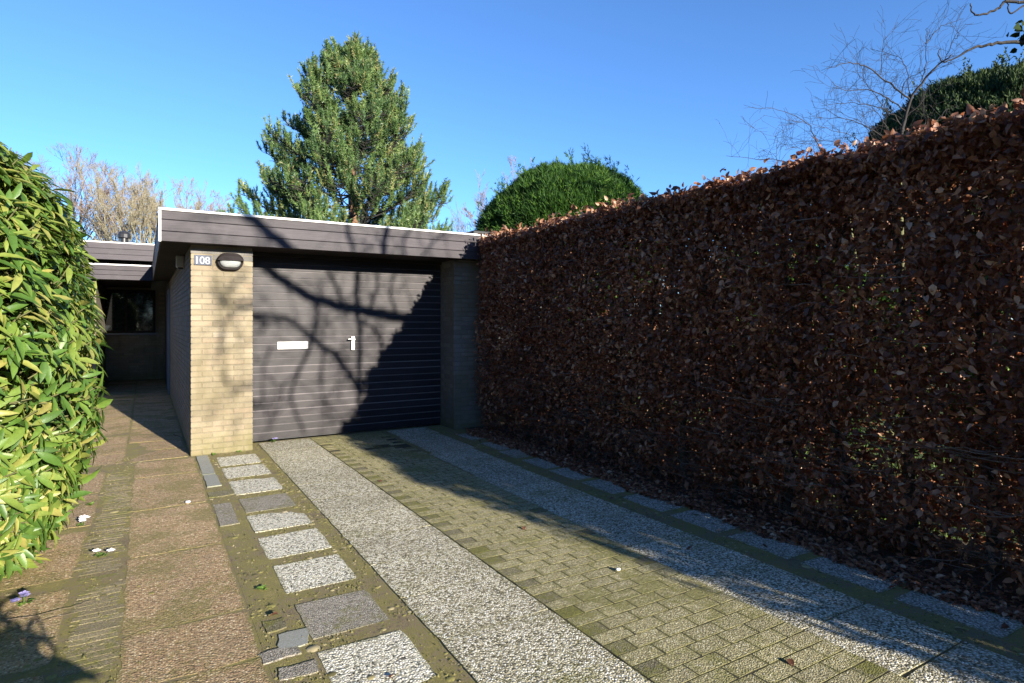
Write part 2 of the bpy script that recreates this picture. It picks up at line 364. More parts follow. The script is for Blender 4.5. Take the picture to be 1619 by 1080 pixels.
# ------------------------------------------------------------------ ground
MB().add([(-400, -400, -.05), (400, -400, -.05), (400, 400, -.05), (-400, 400, -.05)], [(0, 1, 2, 3)]).build('ground', M['soil']).__setitem__('kind', 'structure')
lawn = MB().add([(4.75, -14, -.045), (40, -14, -.045), (40, 40, -.045), (4.75, 40, -.045)], [(0, 1, 2, 3)]).build('lawn', M['lawn']); tag(lawn, kind='structure')
def sheet(name, x0, x1, y0, y1, z, amp, st, mat):
    amp *= .22
    nx = int((x1 - x0) / st) + 1; ny = int((y1 - y0) / st) + 1
    V = [(x0 + (x1 - x0) * i / nx, y0 + (y1 - y0) * j / ny, z + amp * n1(i * st, j * st, 3, 6) + amp * .6 * n1(i * st, j * st, 9, 25)) for j in range(ny + 1) for i in range(nx + 1)]
    F = np.array([(j * (nx + 1) + i, j * (nx + 1) + i + 1, (j + 1) * (nx + 1) + i + 1, (j + 1) * (nx + 1) + i) for j in range(ny) for i in range(nx)])
    o = obj(name, mesh(name, V, F, mat, True)); tag(o, kind='structure'); return o
drive = sheet('driveway', .46, 4.25, -6, 8.06, 0, .006, .06, M['joint'])
path = sheet('path', -2.6, .459, -6, 18.3, 0, .006, .07, M['joint'])

MB().add([(1.80, -6, .0058), (2.724, -6, .0058), (2.724, 8.0, .0058), (1.80, 8.0, .0058)], [(0, 1, 2, 3)]).build('paver_bed', None, drive)
bpy.data.objects['paver_bed'].data.materials.append(M['bed']); bpy.data.objects['paver_bed']['kind'] = 'structure'
def slab_mesh(name, w_, l_, h, mat, rs, n=6, jit=.0022, rnd=0., ch=.0006):
    """stone slab centred on origin, worn outline"""
    out = []
    for a, b, m_ in (((-.5, -.5), (.5, -.5), n), ((.5, -.5), (.5, .5), n), ((.5, .5), (-.5, .5), n), ((-.5, .5), (-.5, -.5), n)):
        for k in range(m_):
            t = k / m_; x = (a[0] + (b[0] - a[0]) * t) * w_; y = (a[1] + (b[1] - a[1]) * t) * l_
            f = .985 if (k == 0 and n > 1) else 1
            out.append((x * f + rs.gauss(0, jit), y * f + rs.gauss(0, jit)))
    k = len(out); V = []
    for z, ins in ((-.03, 0), (h - ch, 0), (h, ch)):
        for x, y in out:
            V.append((x - math.copysign(ins, x) * min(1, abs(x) / (w_ * .4)), y - math.copysign(ins, y) * min(1, abs(y) / (l_ * .4)), z))
    F = [(r * k + i, r * k + (i + 1) % k, (r + 1) * k + (i + 1) % k, (r + 1) * k + i) for r in (0, 1) for i in range(k)]
    F.append(tuple(2 * k + i for i in range(k)))
    return mesh(name, V, F, mat, False, [rnd] * len(V))
rs = random.Random(5)
def place(name, me, x, y, z=0, tilt=.006, parent=None, rz=0.):
    o = obj(name, me, parent, (x, y, z)); o.rotation_euler = (rs.gauss(0, tilt), rs.gauss(0, tilt), rs.gauss(0, .006) + rz); return o
# left column of small slabs
ys = [(7.39, 6.91, 's'), (6.82, 6.34, 's'), (6.23, 5.70, 's'), (5.56, 5.13, 'd'), (5.05, 4.62, 's'), (4.50, 4.06, 's'), (3.93, 3.50, 's'), (3.33, 2.93, 'd'), (2.80, 2.36, 's'), (2.25, 1.80, 's'), (1.68, 1.24, 's'), (1.1, .66, 's')]
for y1, y0, k in ys:
    if k == 's': place('paving_slab', slab_mesh('paving_slab', .40, y1 - y0, .0025, M['small_slab'], rs, rnd=rs.random()), .862, (y0 + y1) / 2, parent=drive)
    else:
        o = place('paving_slab', slab_mesh('paving_slab', .38, y1 - y0, .003, M['dull_slab'], rs, rnd=rs.random()), .862, (y0 + y1) / 2, parent=drive); o['label'] = 'dull grey sunken slab'
# left wheel track: 60 cm slabs
yy = [7.98, 7.37, 6.80, 6.27, 5.75, 5.2, 4.65, 4.12, 3.62, 3.11, 2.6, 2.07, 1.55, 1.03, .5]
for a, b in zip(yy[:-1], yy[1:]):
    place('track_slab', slab_mesh('track_slab', .615, a - b - .002, .006, M['gravel_slab'], rs, 8, .0012, rs.random(), .0003), 1.487, (a + b) / 2, tilt=.0006, parent=drive)
yy = [7.98, 7.45, 6.9, 6.35, 5.8, 5.25, 4.7, 4.15, 3.6, 3.05, 2.42, 1.79, 1.34, .8, .2]
for a, b in zip(yy[:-1], yy[1:]):
    xc = 3.0 + (.10 if a > 7.5 else (.07 if a > 6.5 else (.02 if a > 5.5 else 0)))
    place('track_slab', slab_mesh('track_slab', .56, a - b - (.014 if a < 1.9 else .003), .006, M['gravel_slab'], rs, 8, .0012, rs.random(), .0003), xc, (a + b) / 2, tilt=.0006, parent=drive)
# right column by the hedge
for y1, y0 in [(7.25, 6.85), (6.56, 6.14), (6.05, 5.68), (5.53, 5.12), (5.01, 4.61), (4.48, 4.08), (3.92, 3.50), (3.37, 2.95), (2.82, 2.40), (2.27, 1.84), (1.72, 1.28), (1.16, .74)]:
    place('paving_slab', slab_mesh('paving_slab', .40, y1 - y0 + .05, .0025, M['shaded_slab'], rs, rnd=rs.random()), 3.665 + .05 * (y1 > 6.4), (y0 + y1) / 2, parent=drive)
# concrete block pavers between the tracks
X0, X1, BW, RW = 1.80, 2.725, .2, .0985
pm = [slab_mesh('brick', BW - .006, RW - .007, .0072, M['paver'], rs, 2, .0012, k / 6, .0004) for k in range(6)]
ph = [slab_mesh('brick', BW / 2 + .020, RW - .007, .0068, M['paver_dark'], rs, 2, .0012, k / 6, .0004) for k in range(4)]
pe = [slab_mesh('brick', BW / 2 + .020, RW - .007, .0072, M['paver'], rs, 2, .0012, k / 6, .0004) for k in range(4)]
cells = []
r = 0; y = .55
while y < 7.98:
    off = 0 if r % 2 else .125
    if off: cells.append((X0 + .0625, y, 'h'))
    x = X0 + off + BW / 2
    while x + BW / 2 < X1 + .01:
        cells.append((x, y, 'f')); x += BW
    if r % 2: cells.append((X1 - .0625, y, 'e'))
    y += RW; r += 1
cells.sort(key=lambda c: c[0] ** 2 + c[1] ** 2 if c[1] > .95 else 999)
stuffb = MB()
for i, (x, y, k) in enumerate(cells):
    me = rs.choice(ph if (k == 'h' or (k == 'e' and rs.random() < .2)) else (pe if k == 'e' else pm))
    if i < 300:
        o = place('brick', me, x, y, z=rs.gauss(.0, .0003), tilt=.0015, parent=drive)
    else:
        co = np.zeros(len(me.vertices) * 3); me.vertices.foreach_get('co', co); co = co.reshape(-1, 3)
        stuffb.add(co + np.array([x, y, rs.gauss(0, .0012)]), [tuple(p.vertices) for p in me.polygons], rs.random())
o = stuffb.build('brick_rows', M['paver'], drive); o['kind'] = 'stuff'
# edging between path and drive
for a, b in [(7.55, 6.62), (6.6, 6.1)]:
    place('edging_block', slab_mesh('edging_block', .115, a - b, .008, M['grey_block'], rs, 5, .002, rs.random()), .535, (a + b) / 2, parent=path)
place('edging_block', slab_mesh('edging_block', .13, .62, .004, M['dull_slab'], rs, 5, .003, .4), .535, 5.2, parent=path)
for x, y, w_, l_, m_ in [(.56, 5.82, .2, .18, 'paver_dark'), (.545, 3.16, .10, .12, 'paver_dark'), (.60, 2.98, .13, .15, 'grey_block'), (.52, 2.88, .16, .10, 'dull_slab'), (.56, 2.70, .16, .09, 'dull_slab'), (.54, 2.5, .12, .13, 'grey_block'), (.53, 2.28, .15, .12, 'paver_dark')]:
    place('edging_block', slab_mesh('edging_block', w_, l_, .006, M[m_], rs, 3, .006, rs.random()), x, y, tilt=.008, parent=path, rz=rs.gauss(0, .06))
# red slabs of the path
yy = [7.55, 6.80, 5.62, 4.52, 3.42, 2.9, 1.8, .7]
for a, b in zip(yy[:-1], yy[1:]):
    place('red_slab', slab_mesh('red_slab', .545, a - b - .022, .0020, M['red_slab'], rs, 12, .006, rs.random()), .175, (a + b) / 2, tilt=.0015, parent=path)
y = 7.6
while y < 17.5:
    for x in (.12, -.48, -1.08): place('red_slab', slab_mesh('red_slab', .585, .585, .0020, M['red_slab'], rs, 4, .004, rs.random()), x, y + .3, parent=path)
    y += .6
for x, a, b in [(-.60, 7.3, 6.4), (-.60, 6.38, 5.4), (-.62, 5.3, 4.35), (-.62, 4.2, 3.3), (-.62, 3.25, 2.4), (-1.3, 5.5, 4.4), (-1.3, 4.35, 3.3), (-1.3, 6.6, 5.55)]:
    place('red_slab', slab_mesh('red_slab', .52 if x > -1 else .6, a - b - .024, .0020, M['red_slab'], rs, 12, .006, rs.random()), x, (a + b) / 2, tilt=.002, parent=path)
# narrow pavers between the slab rows
pb = [slab_mesh('path_brick', .20, .0480, .0022, M['path_brick'], rs, 2, .0015, k / 5, .0007) for k in range(5)]
y = 2.3
while y < 7.2:
    if n1(y, 3, 1, 2.1) > -.22 and rs.random() < .88: place('path_brick', rs.choice(pb), -.215 + rs.gauss(0, .02) - .02 * math.sin(y * 3), y, z=rs.gauss(-.0005, .0005), tilt=.004, parent=path, rz=rs.gauss(0, .015))
    y += .053 if int(y / .58) % 3 else .056

# moss and grit in the joints
def tufts():
    V = []; n = 60000
    x = rng.uniform(-1.0, 3.98, n * 3); y = rng.uniform(.9, 7.9, n * 3) ; P = []
    for a, b in zip(x, y):
        f = .5 + .9 * n1(a, b, 2, 4)
        if .47 < a < .66: q = .7
        elif 1.065 < a < 1.18: q = .8
        elif .66 < a < 1.06: q = .9 if not any(y0 < b < y1 for y1, y0, k in ys) else .02
        elif 1.18 < a < 1.8: q = .015
        elif 1.8 < a < 2.73: q = .16 + (.3 if abs((b - .55 + RW / 2) % RW - 0) < .012 else 0)
        elif 2.73 < a < 3.28: q = .015
        elif 3.28 < a < 3.47: q = .6
        elif a > 3.87: q = .3
        elif a > 3.47: q = .12
        elif -.33 < a < -.1: q = .7
        elif -.1 <= a < .45: q = .03
        else: q = .15
        if rng.random() < q * f: P.append((a, b))
        if len(P) >= n: break
    P = np.array(P); m = len(P)
    tV = np.array([(-.5, -.3, -.2), (.5, -.3, -.2), (0, .6, -.2), (.05, 0, .55)]); tF = np.array([(0, 1, 3), (1, 2, 3), (2, 0, 3)])
    a = rng.uniform(0, 6.28, m); dirs = np.stack([np.cos(a), np.sin(a), rng.normal(0, .2, m)], 1)
    Rm = frames(dirs, np.tile([[0, 0, 1.]], (m, 1)))
    S = rng.gamma(2.2, .0019, m)[:, None]
    V, F, rr = scatter(tV, tF, np.column_stack([P, np.full(m, .003)]), Rm, S[:, [0]], rng.random(m))
    # low cushions
    k = 7; aa = np.arange(k) * 2 * np.pi / k
    cV = np.vstack([np.column_stack([np.cos(aa), np.sin(aa), np.full(k, -.1)]), np.column_stack([.62 * np.cos(aa), .62 * np.sin(aa), np.full(k, .11)]), [[0, 0, .15]]])
    cF = np.array([(i, (i + 1) % k, k + (i + 1) % k) for i in range(k)] + [(i, k + (i + 1) % k, k + i) for i in range(k)] + [(k + i, k + (i + 1) % k, 2 * k) for i in range(k)])
    ii = rng.choice(m, min(m, 5200), replace=False); C_ = P[ii]; C_ = C_[(C_[:, 0] < 1.8) | (C_[:, 0] > 3.27)]; mc_ = len(C_)
    a = rng.uniform(0, 6.28, mc_)
    V2_, F2_, r2_ = scatter(cV, cF, np.column_stack([C_, np.zeros(mc_)]), frames(np.stack([np.cos(a), np.sin(a), np.zeros(mc_)], 1), np.tile([[0, 0, 1.]], (mc_, 1))), (rng.gamma(2.4, .0034, mc_)[:, None] * np.stack([rng.uniform(.7, 1.5, mc_), np.ones(mc_), np.ones(mc_)], 1)[:, [0]]), rng.uniform(.0, .7, mc_))
    V = np.vstack([V, V2_]); F = np.vstack([F, F2_ + len(V) - len(V2_)]); rr = np.concatenate([rr, r2_])
    o = obj('moss', mesh('moss', V, F, M['mosstuft'], False, rr)); tag(o, kind='stuff', label='low green moss and grit growing in the joints of the paving', cat='moss')
tufts()

# ------------------------------------------------------------------ garage
GZ = 2.35
garage = empty('garage', (.43, 7.6, 0)); tag(garage, 'flat roofed yellow brick garage with a dark plank door', 'garage')
garage.location = (0, 0, 0)
CH = .0626
front = MB().box(.436, 1.064, 7.606, 8.10, 0, GZ).build('pillar', M['mortar'], garage)
side = MB().box(.436, .62, 8.10, 14.3, 0, GZ).box(.436, .62, 15.3, 18.29, 0, GZ).box(.436, .62, 14.3, 15.3, 2.1, GZ).build('side_wall', M['mortar_shade'], garage)
pier = MB().box(3.656, 4.35, 7.606, 8.10, 0, GZ).box(4.0, 4.35, 8.1, 12, 0, GZ).build('pier', M['mortar_shade'], garage)
bm_f = [MB().cbox(-.105, .105, -.006, .03, -.0265, .0265, .004, k / 6).mesh('brick', M['brick']) for k in range(6)]
bm_g = [MB().cbox(-.105, .105, -.006, .03, -.0265, .0265, .004, k / 6).mesh('brick', M['brick_shade']) for k in range(6)]
bm_s = [MB().cbox(-.006, .03, -.105, .105, -.0265, .0265, .004, k / 6).mesh('brick', M['brick_shade']) for k in range(6)]
cand = []; far = []
for k in range(37):
    z = .031 + k * CH
    # pillar front .43 .. 1.07
    if k % 2: fr = [(.535, 1), (.755, 1), (.967, .96)]
    else: fr = [(.482, .5), (.6475, 1), (.8675, 1), (1.0215, .45)]
    for x, s_ in fr: cand.append(('f', front, x, 7.606, z, s_))
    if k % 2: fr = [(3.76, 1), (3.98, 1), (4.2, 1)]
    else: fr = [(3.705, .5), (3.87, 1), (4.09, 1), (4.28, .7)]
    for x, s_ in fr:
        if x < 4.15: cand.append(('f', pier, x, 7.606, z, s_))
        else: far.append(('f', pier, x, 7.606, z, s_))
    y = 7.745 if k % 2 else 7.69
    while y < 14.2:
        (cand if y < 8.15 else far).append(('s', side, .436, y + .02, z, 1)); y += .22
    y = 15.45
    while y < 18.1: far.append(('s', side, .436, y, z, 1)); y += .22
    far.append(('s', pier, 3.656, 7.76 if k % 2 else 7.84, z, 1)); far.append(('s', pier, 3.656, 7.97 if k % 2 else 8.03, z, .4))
rb = random.Random(3)
cand = cand[:]; over = cand[300:]; cand = cand[:300]
stuff = {}
for typ, par, x, y, z, s_ in cand:
    o = obj('brick', rb.choice((bm_f if par is front else bm_g) if typ == 'f' else bm_s), par, (x, y + (rb.gauss(0, .0012) if typ == 'f' else 0), z + rb.gauss(0, .0008)))
    if typ == 'f': o.scale.x = s_
    else: o.scale.y = s_
for typ, par, x, y, z, s_ in over + far:
    m_ = stuff.setdefault(par.name, (par, MB()))[1]; rr = rb.random()
    if typ == 'f': m_.box(x - .105 * s_, x + .105 * s_, y - .005, y + .03, z - .0265, z + .0265, rr)
    else: m_.box(x - .005, x + .03, y - .105 * s_, y + .105 * s_, z - .0265, z + .0265, rr)
for par, m_ in stuff.values(): o = m_.build('brick_courses', M['brick_shade'], par); o['kind'] = 'stuff'
# door
door = MB().box(1.064, 3.656, 8.075, 8.10, .015, GZ).build('door', M['dark'], garage)
PH = .0917; z = .03; k = 0
while z + PH < 2.33:
    x0, x1 = 1.07, 3.65
    V = [(x0, 8.045, z + .001), (x1, 8.045, z + .001), (x1, 8.048, z + PH - .014), (x0, 8.048, z + PH - .014),
         (x1, 8.058, z + PH - .001), (x0, 8.058, z + PH - .001), (x1, 8.075, z + PH - .001), (x0, 8.075, z + PH - .001), (x1, 8.075, z + .001), (x0, 8.075, z + .001)]
    nseg = 1
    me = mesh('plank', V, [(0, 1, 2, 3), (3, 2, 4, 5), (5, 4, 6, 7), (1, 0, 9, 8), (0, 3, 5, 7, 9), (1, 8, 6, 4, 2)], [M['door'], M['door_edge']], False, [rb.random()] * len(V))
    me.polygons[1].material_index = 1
    obj('plank', me, door); z += PH; k += 1
MB().box(1.064, 3.656, 8.02, 8.074, 2.315, GZ).build('lintel', M['soffit'], garage)
lp = MB().cbox(1.414, 1.79, 8.03, 8.046, 1.147, 1.243, .004).build('letter_plate', M['white'], door)
# tiny grey print in the middle of the letter plate: unreadable strokes
pr = MB()
for i in range(7): pr.box(1.575 + i * .0125, 1.583 + i * .0125, 8.0285, 8.0295, 1.187, 1.187 + (.016 if i % 3 else .011))
pr.box(1.43, 1.775, 8.0292, 8.0302, 1.222, 1.2245); pr.box(1.573, 1.662, 8.0287, 8.0293, 1.1835, 1.1855)
pr.build('print', M['greytext'], door)
hd = MB().cbox(2.345, 2.395, 8.022, 8.044, 1.115, 1.30, .005)
hd.build('handle_plate', M['metal'], door)
V, F = tubes([(2.37, 8.03, 1.262, 2.37, 7.985, 1.262, .010, .010), (2.385, 7.985, 1.262, 2.30, 7.985, 1.262, .010, .009)], 8)
obj('handle', mesh('handle', V, F, M['metal'], True), door)
MB().box(2.366, 2.376, 8.0205, 8.022, 1.155, 1.175).build('keyhole', M['dark'], door)
# roof, soffit, fascia
FX0, FX1, FY = .13, 4.45, 7.366
MB().box(FX0 + .02, FX1 - .02, FY + .02, 12.2, 2.62, 2.66).box(FX0 + .02, 4.0, 12.2, 18, 2.62, 2.66).build('roof', M['roof'], garage)
MB().box(FX0 + .022, FX1 - .022, FY + .022, 12.2, GZ, GZ + .012).box(FX0 + .022, .6, 12.2, 14.79, GZ, GZ + .012).build('soffit', M['soffit'], garage)
fa = MB().box(FX0 + .02, FX1 - .02, FY + .02, FY + .05, GZ - .002, 2.66).build('fascia', M['soffit'], garage)
bh = [(GZ - .004, GZ + .100), (GZ + .105, GZ + .222), (GZ + .227, GZ + .318)]
for i, (a, b) in enumerate(bh): MB().cbox(FX0, FX1, FY, FY + .02, a, b, .003, rb.random()).build('board', M['fascia'], fa)
MB().cbox(FX0 - .012, FX1, FY - .014, FY + .05, GZ + .320, GZ + .346, .003).build('trim', M['white'], fa)
MB().cbox(FX0 - .014, FX0 + .012, FY - .010, FY + .018, GZ - .012, GZ + .319, .003).build('corner_trim', M['white'], fa)
fs = MB().box(FX0 + .02, FX0 + .05, FY + .05, 14.78, GZ - .002, 2.66).build('fascia', M['soffit'], garage)
for i, (a, b) in enumerate(bh): MB().cbox(FX0, FX0 + .02, FY + .022, 14.79, a, b, .003, rb.random()).build('board', M['fascia_y'], fs)
MB().cbox(FX0 - .010, FX0 + .05, FY + .052, 14.79, GZ + .320, GZ + .346, .003).build('trim', M['dark'], fs)
fr = MB().box(FX1 - .05, FX1 - .02, FY + .05, 12.2, GZ - .002, 2.66).build('fascia', M['soffit'], garage)
# side door with pale frame
sd = MB().box(.45, .50, 14.38, 15.22, .02, 2.09).build('side_door', M['dark'], garage)
MB().cbox(.40, .47, 14.26, 14.37, 0, 2.16, .004).cbox(.40, .47, 15.23, 15.32, 0, 2.16, .004).cbox(.402, .468, 14.37, 15.23, 2.09, 2.16, .004).build('door_frame', M['pipe'], sd)

# security box under the soffit
sb = empty('alarm_box', (.43, 9.0, 2.2)); tag(sb, 'small white alarm box under the eaves on the shaded side wall', 'alarm box')
MB().cbox(-.09, 0, -.06, .06, 0, .15, .008).build('housing', M['white'], sb)
MB().cbox(-.07, -.01, -.04, .04, -.022, 0, .004).build('sensor', M['dark'], sb)

# house number
hn = empty('house_number', (.482, 7.597, 2.14)); hn.scale = (.84, 1, .84); tag(hn, 'blue-grey house number plate reading 108 beside the oval lamp', 'house number')
MB().cbox(-.022, .185, -.008, -.001, -.014, .118, .002).build('plate', M['plate'], hn)
cu = bpy.data.curves.new('digits', 'FONT'); cu.body = '108'; cu.size = .135; cu.extrude = .003; cu.offset = .0012; cu.space_character = .98
to = bpy.data.objects.new('digits_text', cu); COL.objects.link(to)
bpy.context.view_layer.update()
me = bpy.data.meshes.new_from_object(to.evaluated_get(bpy.context.evaluated_depsgraph_get())); COL.objects.unlink(to); bpy.data.objects.remove(to)
me.materials.clear(); me.materials.append(M['digits'])
xs = [v.co.x for v in me.vertices]; k = .165 / (max(xs) - min(xs))
for v in me.vertices: v.co = Vector(((v.co.x - min(xs)) * k, -v.co.z - .012, v.co.y * 1.03))
me.update(); o = obj('digits', me, hn)

# oval bulkhead lamp with eyelid
def stadium(w_, h, n=14):
    r = h / 2; s_ = w_ / 2 - r; pts = []
    for i in range(n + 1): a = -math.pi / 2 + math.pi * i / n; pts.append((s_ + r * math.cos(a), r * math.sin(a)))
    for i in range(n + 1): a = math.pi / 2 + math.pi * i / n; pts.append((-s_ + r * math.cos(a), r * math.sin(a)))
    return pts
def loft(rings):
    k = len(rings[0]); V = [p for r_ in rings for p in r_]
    F = [(j * k + i, j * k + (i + 1) % k, (j + 1) * k + (i + 1) % k, (j + 1) * k + i) for j in range(len(rings) - 1) for i in range(k)]
    F.append(tuple((len(rings) - 1) * k + i for i in range(k))); return V, F
lamp = empty('wall_lamp', (.824, 7.598, 2.178)); tag(lamp, 'oval bulkhead wall lamp with a dark hood and frosted glass, unlit', 'wall lamp')
V, F = loft([[(x, y, z) for x, z in stadium(a, b)] for a, b, y in ((.275, .195, 0), (.275, .195, -.05), (.262, .182, -.062), (.225, .145, -.062), (.222, .142, -.03))])
obj('housing', mesh('housing', V, F, M['lampbody'], False), lamp)
V, F = loft([[(x, y, z) for x, z in stadium(a, b)] for a, b, y in ((.222, .142, -.031), (.222, .142, -.062), (.205, .125, -.082), (.15, .08, -.094))])
obj('glass', mesh('glass', V, F, M['glass'], True), lamp)
S = [p for p in stadium(.27, .19) if p[1] >= -.005]; S.sort(key=lambda p: p[0]); n_ = len(S)
V = [(x, -.05, z) for x, z in S] + [(x, -.10, .004 + z * .93) for x, z in S] + [(x * .97, -.112, .004 + z * .55) for x, z in S] + [(x * .96, -.112, .006) for x, z in S]
F = [(j * n_ + i, j * n_ + i + 1, (j + 1) * n_ + i + 1, (j + 1) * n_ + i) for j in range(3) for i in range(n_ - 1)]
obj('hood', mesh('hood', V, F, M['lampbody'], False), lamp)

# ------------------------------------------------------------------ house behind
house = empty('house', (0, 0, 0)); tag(house, 'low brick house behind the garage with two stepped dark fascias', 'house')
hw = MB().box(-6, -1.05, 18.3, 18.6, 0, 2.9).box(.22, 4, 18.3, 18.6, 0, 2.9).box(-1.05, .22, 18.3, 18.6, 0, 1.2).box(-1.05, .22, 18.3, 18.6, 2.3, 2.9).box(-6, 4, 18.6, 25, 0, 2.9).build('wall', M['mortar'], house)
hb = MB()
for k in range(37):
    z = .031 + k * CH; x = -3.0 + (.11 if k % 2 else 0)
    while x < .42:
        if not (1.17 < z < 2.33 and -1.16 < x < .33): hb.box(x - .105, x + .105, 18.294, 18.33, z - .0265, z + .0265, rb.random())
        x += .22
o = hb.build('brick_courses', M['brick'], hw); o['kind'] = 'stuff'
wf = MB().box(-1.05, -.99, 18.27, 18.4, 1.2, 2.3).box(.16, .22, 18.27, 18.4, 1.2, 2.3).box(-.99, .16, 18.27, 18.4, 1.2, 1.26).box(-.99, .16, 18.27, 18.4, 2.24, 2.3).box(-.45, -.40, 18.28, 18.4, 1.26, 2.24).build('window', M['soffit'], house)
MB().box(-.99, -.45, 18.34, 18.35, 1.26, 2.24).box(-.40, .16, 18.34, 18.35, 1.26, 2.24).build('pane', M['wpane'], wf)
MB().cbox(-1.1, .27, 18.2, 18.3, 1.15, 1.2, .004).build('sill', M['pipe'], wf)
MB().box(-6, .12, 14.84, 18.3, 2.36, 2.38).build('soffit', M['soffit'], house)
MB().box(-6, .12, 14.84, 15.84, 2.60, 2.64).box(-6, 4, 15.84, 25, 3.16, 3.2).build('roof', M['roof'], house)
for X_, Y_, z0, z1 in ((.125, 14.8, 2.35, 2.64), (1.6, 15.8, 2.84, 3.20)):
    f_ = MB().box(-6, X_, Y_ + .02, Y_ + .04, z0, z1).build('fascia', M['soffit'], house)
    h = (z1 - z0) / 3
    for i in range(3): MB().cbox(-6, X_, Y_, Y_ + .02, z0 + i * h + .002, z0 + (i + 1) * h - .002, .003, rb.random()).build('board', M['fascia'], f_)
    MB().cbox(-6, X_, Y_ - .012, Y_ + .05, z1 + .001, z1 + .030, .003).build('trim', M['white'], f_)
MB().box(-6, -.86, 14.95, 18.28, 0, 2.34).build('wing_wall', M['mortar'], house)
vent = empty('roof_vent', (-.42, 16.6, 3.2)); tag(vent, 'small dark roof vent standing on the rear flat roof', 'roof vent')
V, F = tubes([(0, 0, 0, 0, 0, .22, .075, .075)], 12); obj('pipe', mesh('pipe', V, F, M['dark'], True), vent)
V, F = loft([[(r_ * math.cos(a), r_ * math.sin(a), z_) for a in np.arange(12) * math.pi / 6] for r_, z_ in ((.05, .20), (.13, .22), (.13, .30), (.09, .36), (.03, .38))])
obj('cowl', mesh('cowl', V, F, M['dark']), vent)
# neighbouring shed
shed = empty('shed', (0, 0, 0)); tag(shed, 'dark flat shed roof edge just above the far end of the beech hedge', 'shed')
MB().box(4.75, 7.4, 8.75, 11, 0, 2.70).build('wall', M['shed'], shed)
MB().cbox(4.32, 7.6, 8.3, 11.3, 2.70, 2.90, .01).build('roof', M['shed'], shed)

# ------------------------------------------------------------------ leaf templates
BV, BF = leaf_template([0, .28, .62, 1], [0, .27, .24, 0], .5, -.25)
LV, LF = leaf_template([0, .12, .4, .72, 1], [0, .07, .135, .105, 0], .45, -.22)

# ------------------------------------------------------------------ beech hedge
hedge = empty('beech_hedge', (4.25, 2, 0)); hedge.location = (0, 0, 0)
tag(hedge, 'tall clipped beech hedge with dry brown leaves along the driveway', 'hedge')
def hface(y, z):   # x of the drive-side face
    return 3.86 + .05 * n1(y, z, 0, 1.3) + .07 * n1(y, z, 5, 3.1) + .02 * n1(y, z, 15, 9) - .05 * math.exp(-((z - 1.6) / .9) ** 2) + (.08 if z < .35 else 0)
def leaves(n, y0, y1, size, gap=True):
    P = []; G = []
    while len(P) < n:
        y = rng.uniform(y0, y1); z = rng.uniform(.06, 2.66) if rng.random() < .97 else rng.uniform(2.5, 2.74)
        top = (2.58 if y > .9 else 2.47) + .05 * n1(y, 0, 0, 2.2) + .05 * n1(y, 0, 7, 9)
        if z > top: continue
        e = rng.random()
        if rng.random() < .14: z = top - abs(rng.normal(0, .035)); dep = rng.uniform(0, .7)
        else: dep = min(.75, rng.exponential(.16)) if e < .52 else (.75 - min(.5, rng.exponential(.12)) if e < .86 else rng.uniform(0, .75))
        if gap:
            q = .5 + .75 * n1(y, z, dep, 2.6) + .5 * n1(y, z, dep + 4, 7.0)
            if z < .9: q -= (.9 - z) * .55 * (dep < .4)
            if z < .45 and dep > .4: q += .35
            if z > 1.9: q += (z - 1.9) * .4
            if rng.random() > max(.1, q + .22): continue
        x = hface(y, z) + dep + rng.normal(0, .015)
        if y > 7.0: x += max(0, (y - 7.05)) * .25
        P.append((x, y, z)); G.append(dep)
    P = np.array(P); m = len(P)
    d = rvec(m) * .9 + np.array([[-.25, 0, -.5]]); nn = rvec(m) * 1.1 + np.array([[-.5, -.25, .25]])
    S = size * rng.uniform(.55, 1.3, m); S3 = np.stack([S, S, S], 1)
    tone = np.clip(.5 + np.array([.55 * n1(a[1], a[2], 51, 1.7) + .35 * n1(a[1], a[2], 61, 5) for a in P]) + rng.normal(0, .26, m), 0, .999)
    return P, frames(d, nn), S, tone
P, R, S, rr = leaves(125000, 1.0, 7.45, .050)
camp = np.array([0, 0, 1.5])
dist = np.linalg.norm(P - camp, axis=1)
fx = (P[:, 0] * math.sin(TH) + P[:, 1] * math.cos(TH)); ux = (P[:, 0] * math.cos(TH) - P[:, 1] * math.sin(TH)) / fx
facex = np.array([hface(y, z) for x, y, z in P]); outer = (P[:, 0] - facex) < .03
score = np.where((ux < .83) & outer & (np.abs(P[:, 2] - 1.5) / fx < .55), S / dist, 0)
pick = np.argsort(-score)[:300]; rest = np.ones(len(P), bool); rest[pick] = False
lm = []
for k in range(8):
    tv = BV.copy(); tv[:, 0] *= .85 + .3 * rng.random(); tv[:, 2] += (rng.random() - .5) * .6 * tv[:, 1] * (1 - tv[:, 1]) + abs(tv[:, 0]) * (rng.random() - .3) * .6
    lm.append(mesh('leaf', tv, BF, M['beech'], False, [k / 8] * len(tv)))
def place_leaf(i, P, R, S, meshes, parent, name='leaf'):
    o = bpy.data.objects.new(name, meshes[rb.randrange(len(meshes))])
    mt = Matrix([[R[i][a][b] * S[i] for b in range(3)] + [P[i][a]] for a in range(3)] + [[0, 0, 0, 1]])
    o.matrix_basis = mt; link(o, parent)
for i in pick: place_leaf(i, P, R, S, lm, hedge)
parts_, ri = [], np.where(rest)[0]
for k in range(5):      # five degrees of curl and width
    tv = BV.copy(); tv[:, 0] *= (.55, .8, 1, 1.15, .9)[k]; tv[:, 2] += (-.5, -.2, .1, .35, .6)[k] * tv[:, 1] * (1.2 - tv[:, 1]) + (.9, .4, 0, -.5, .2)[k] * np.abs(tv[:, 0])
    ii = ri[k::5]; parts_.append(scatter(tv, BF, P[ii], R[ii], S[ii], rr[ii]))
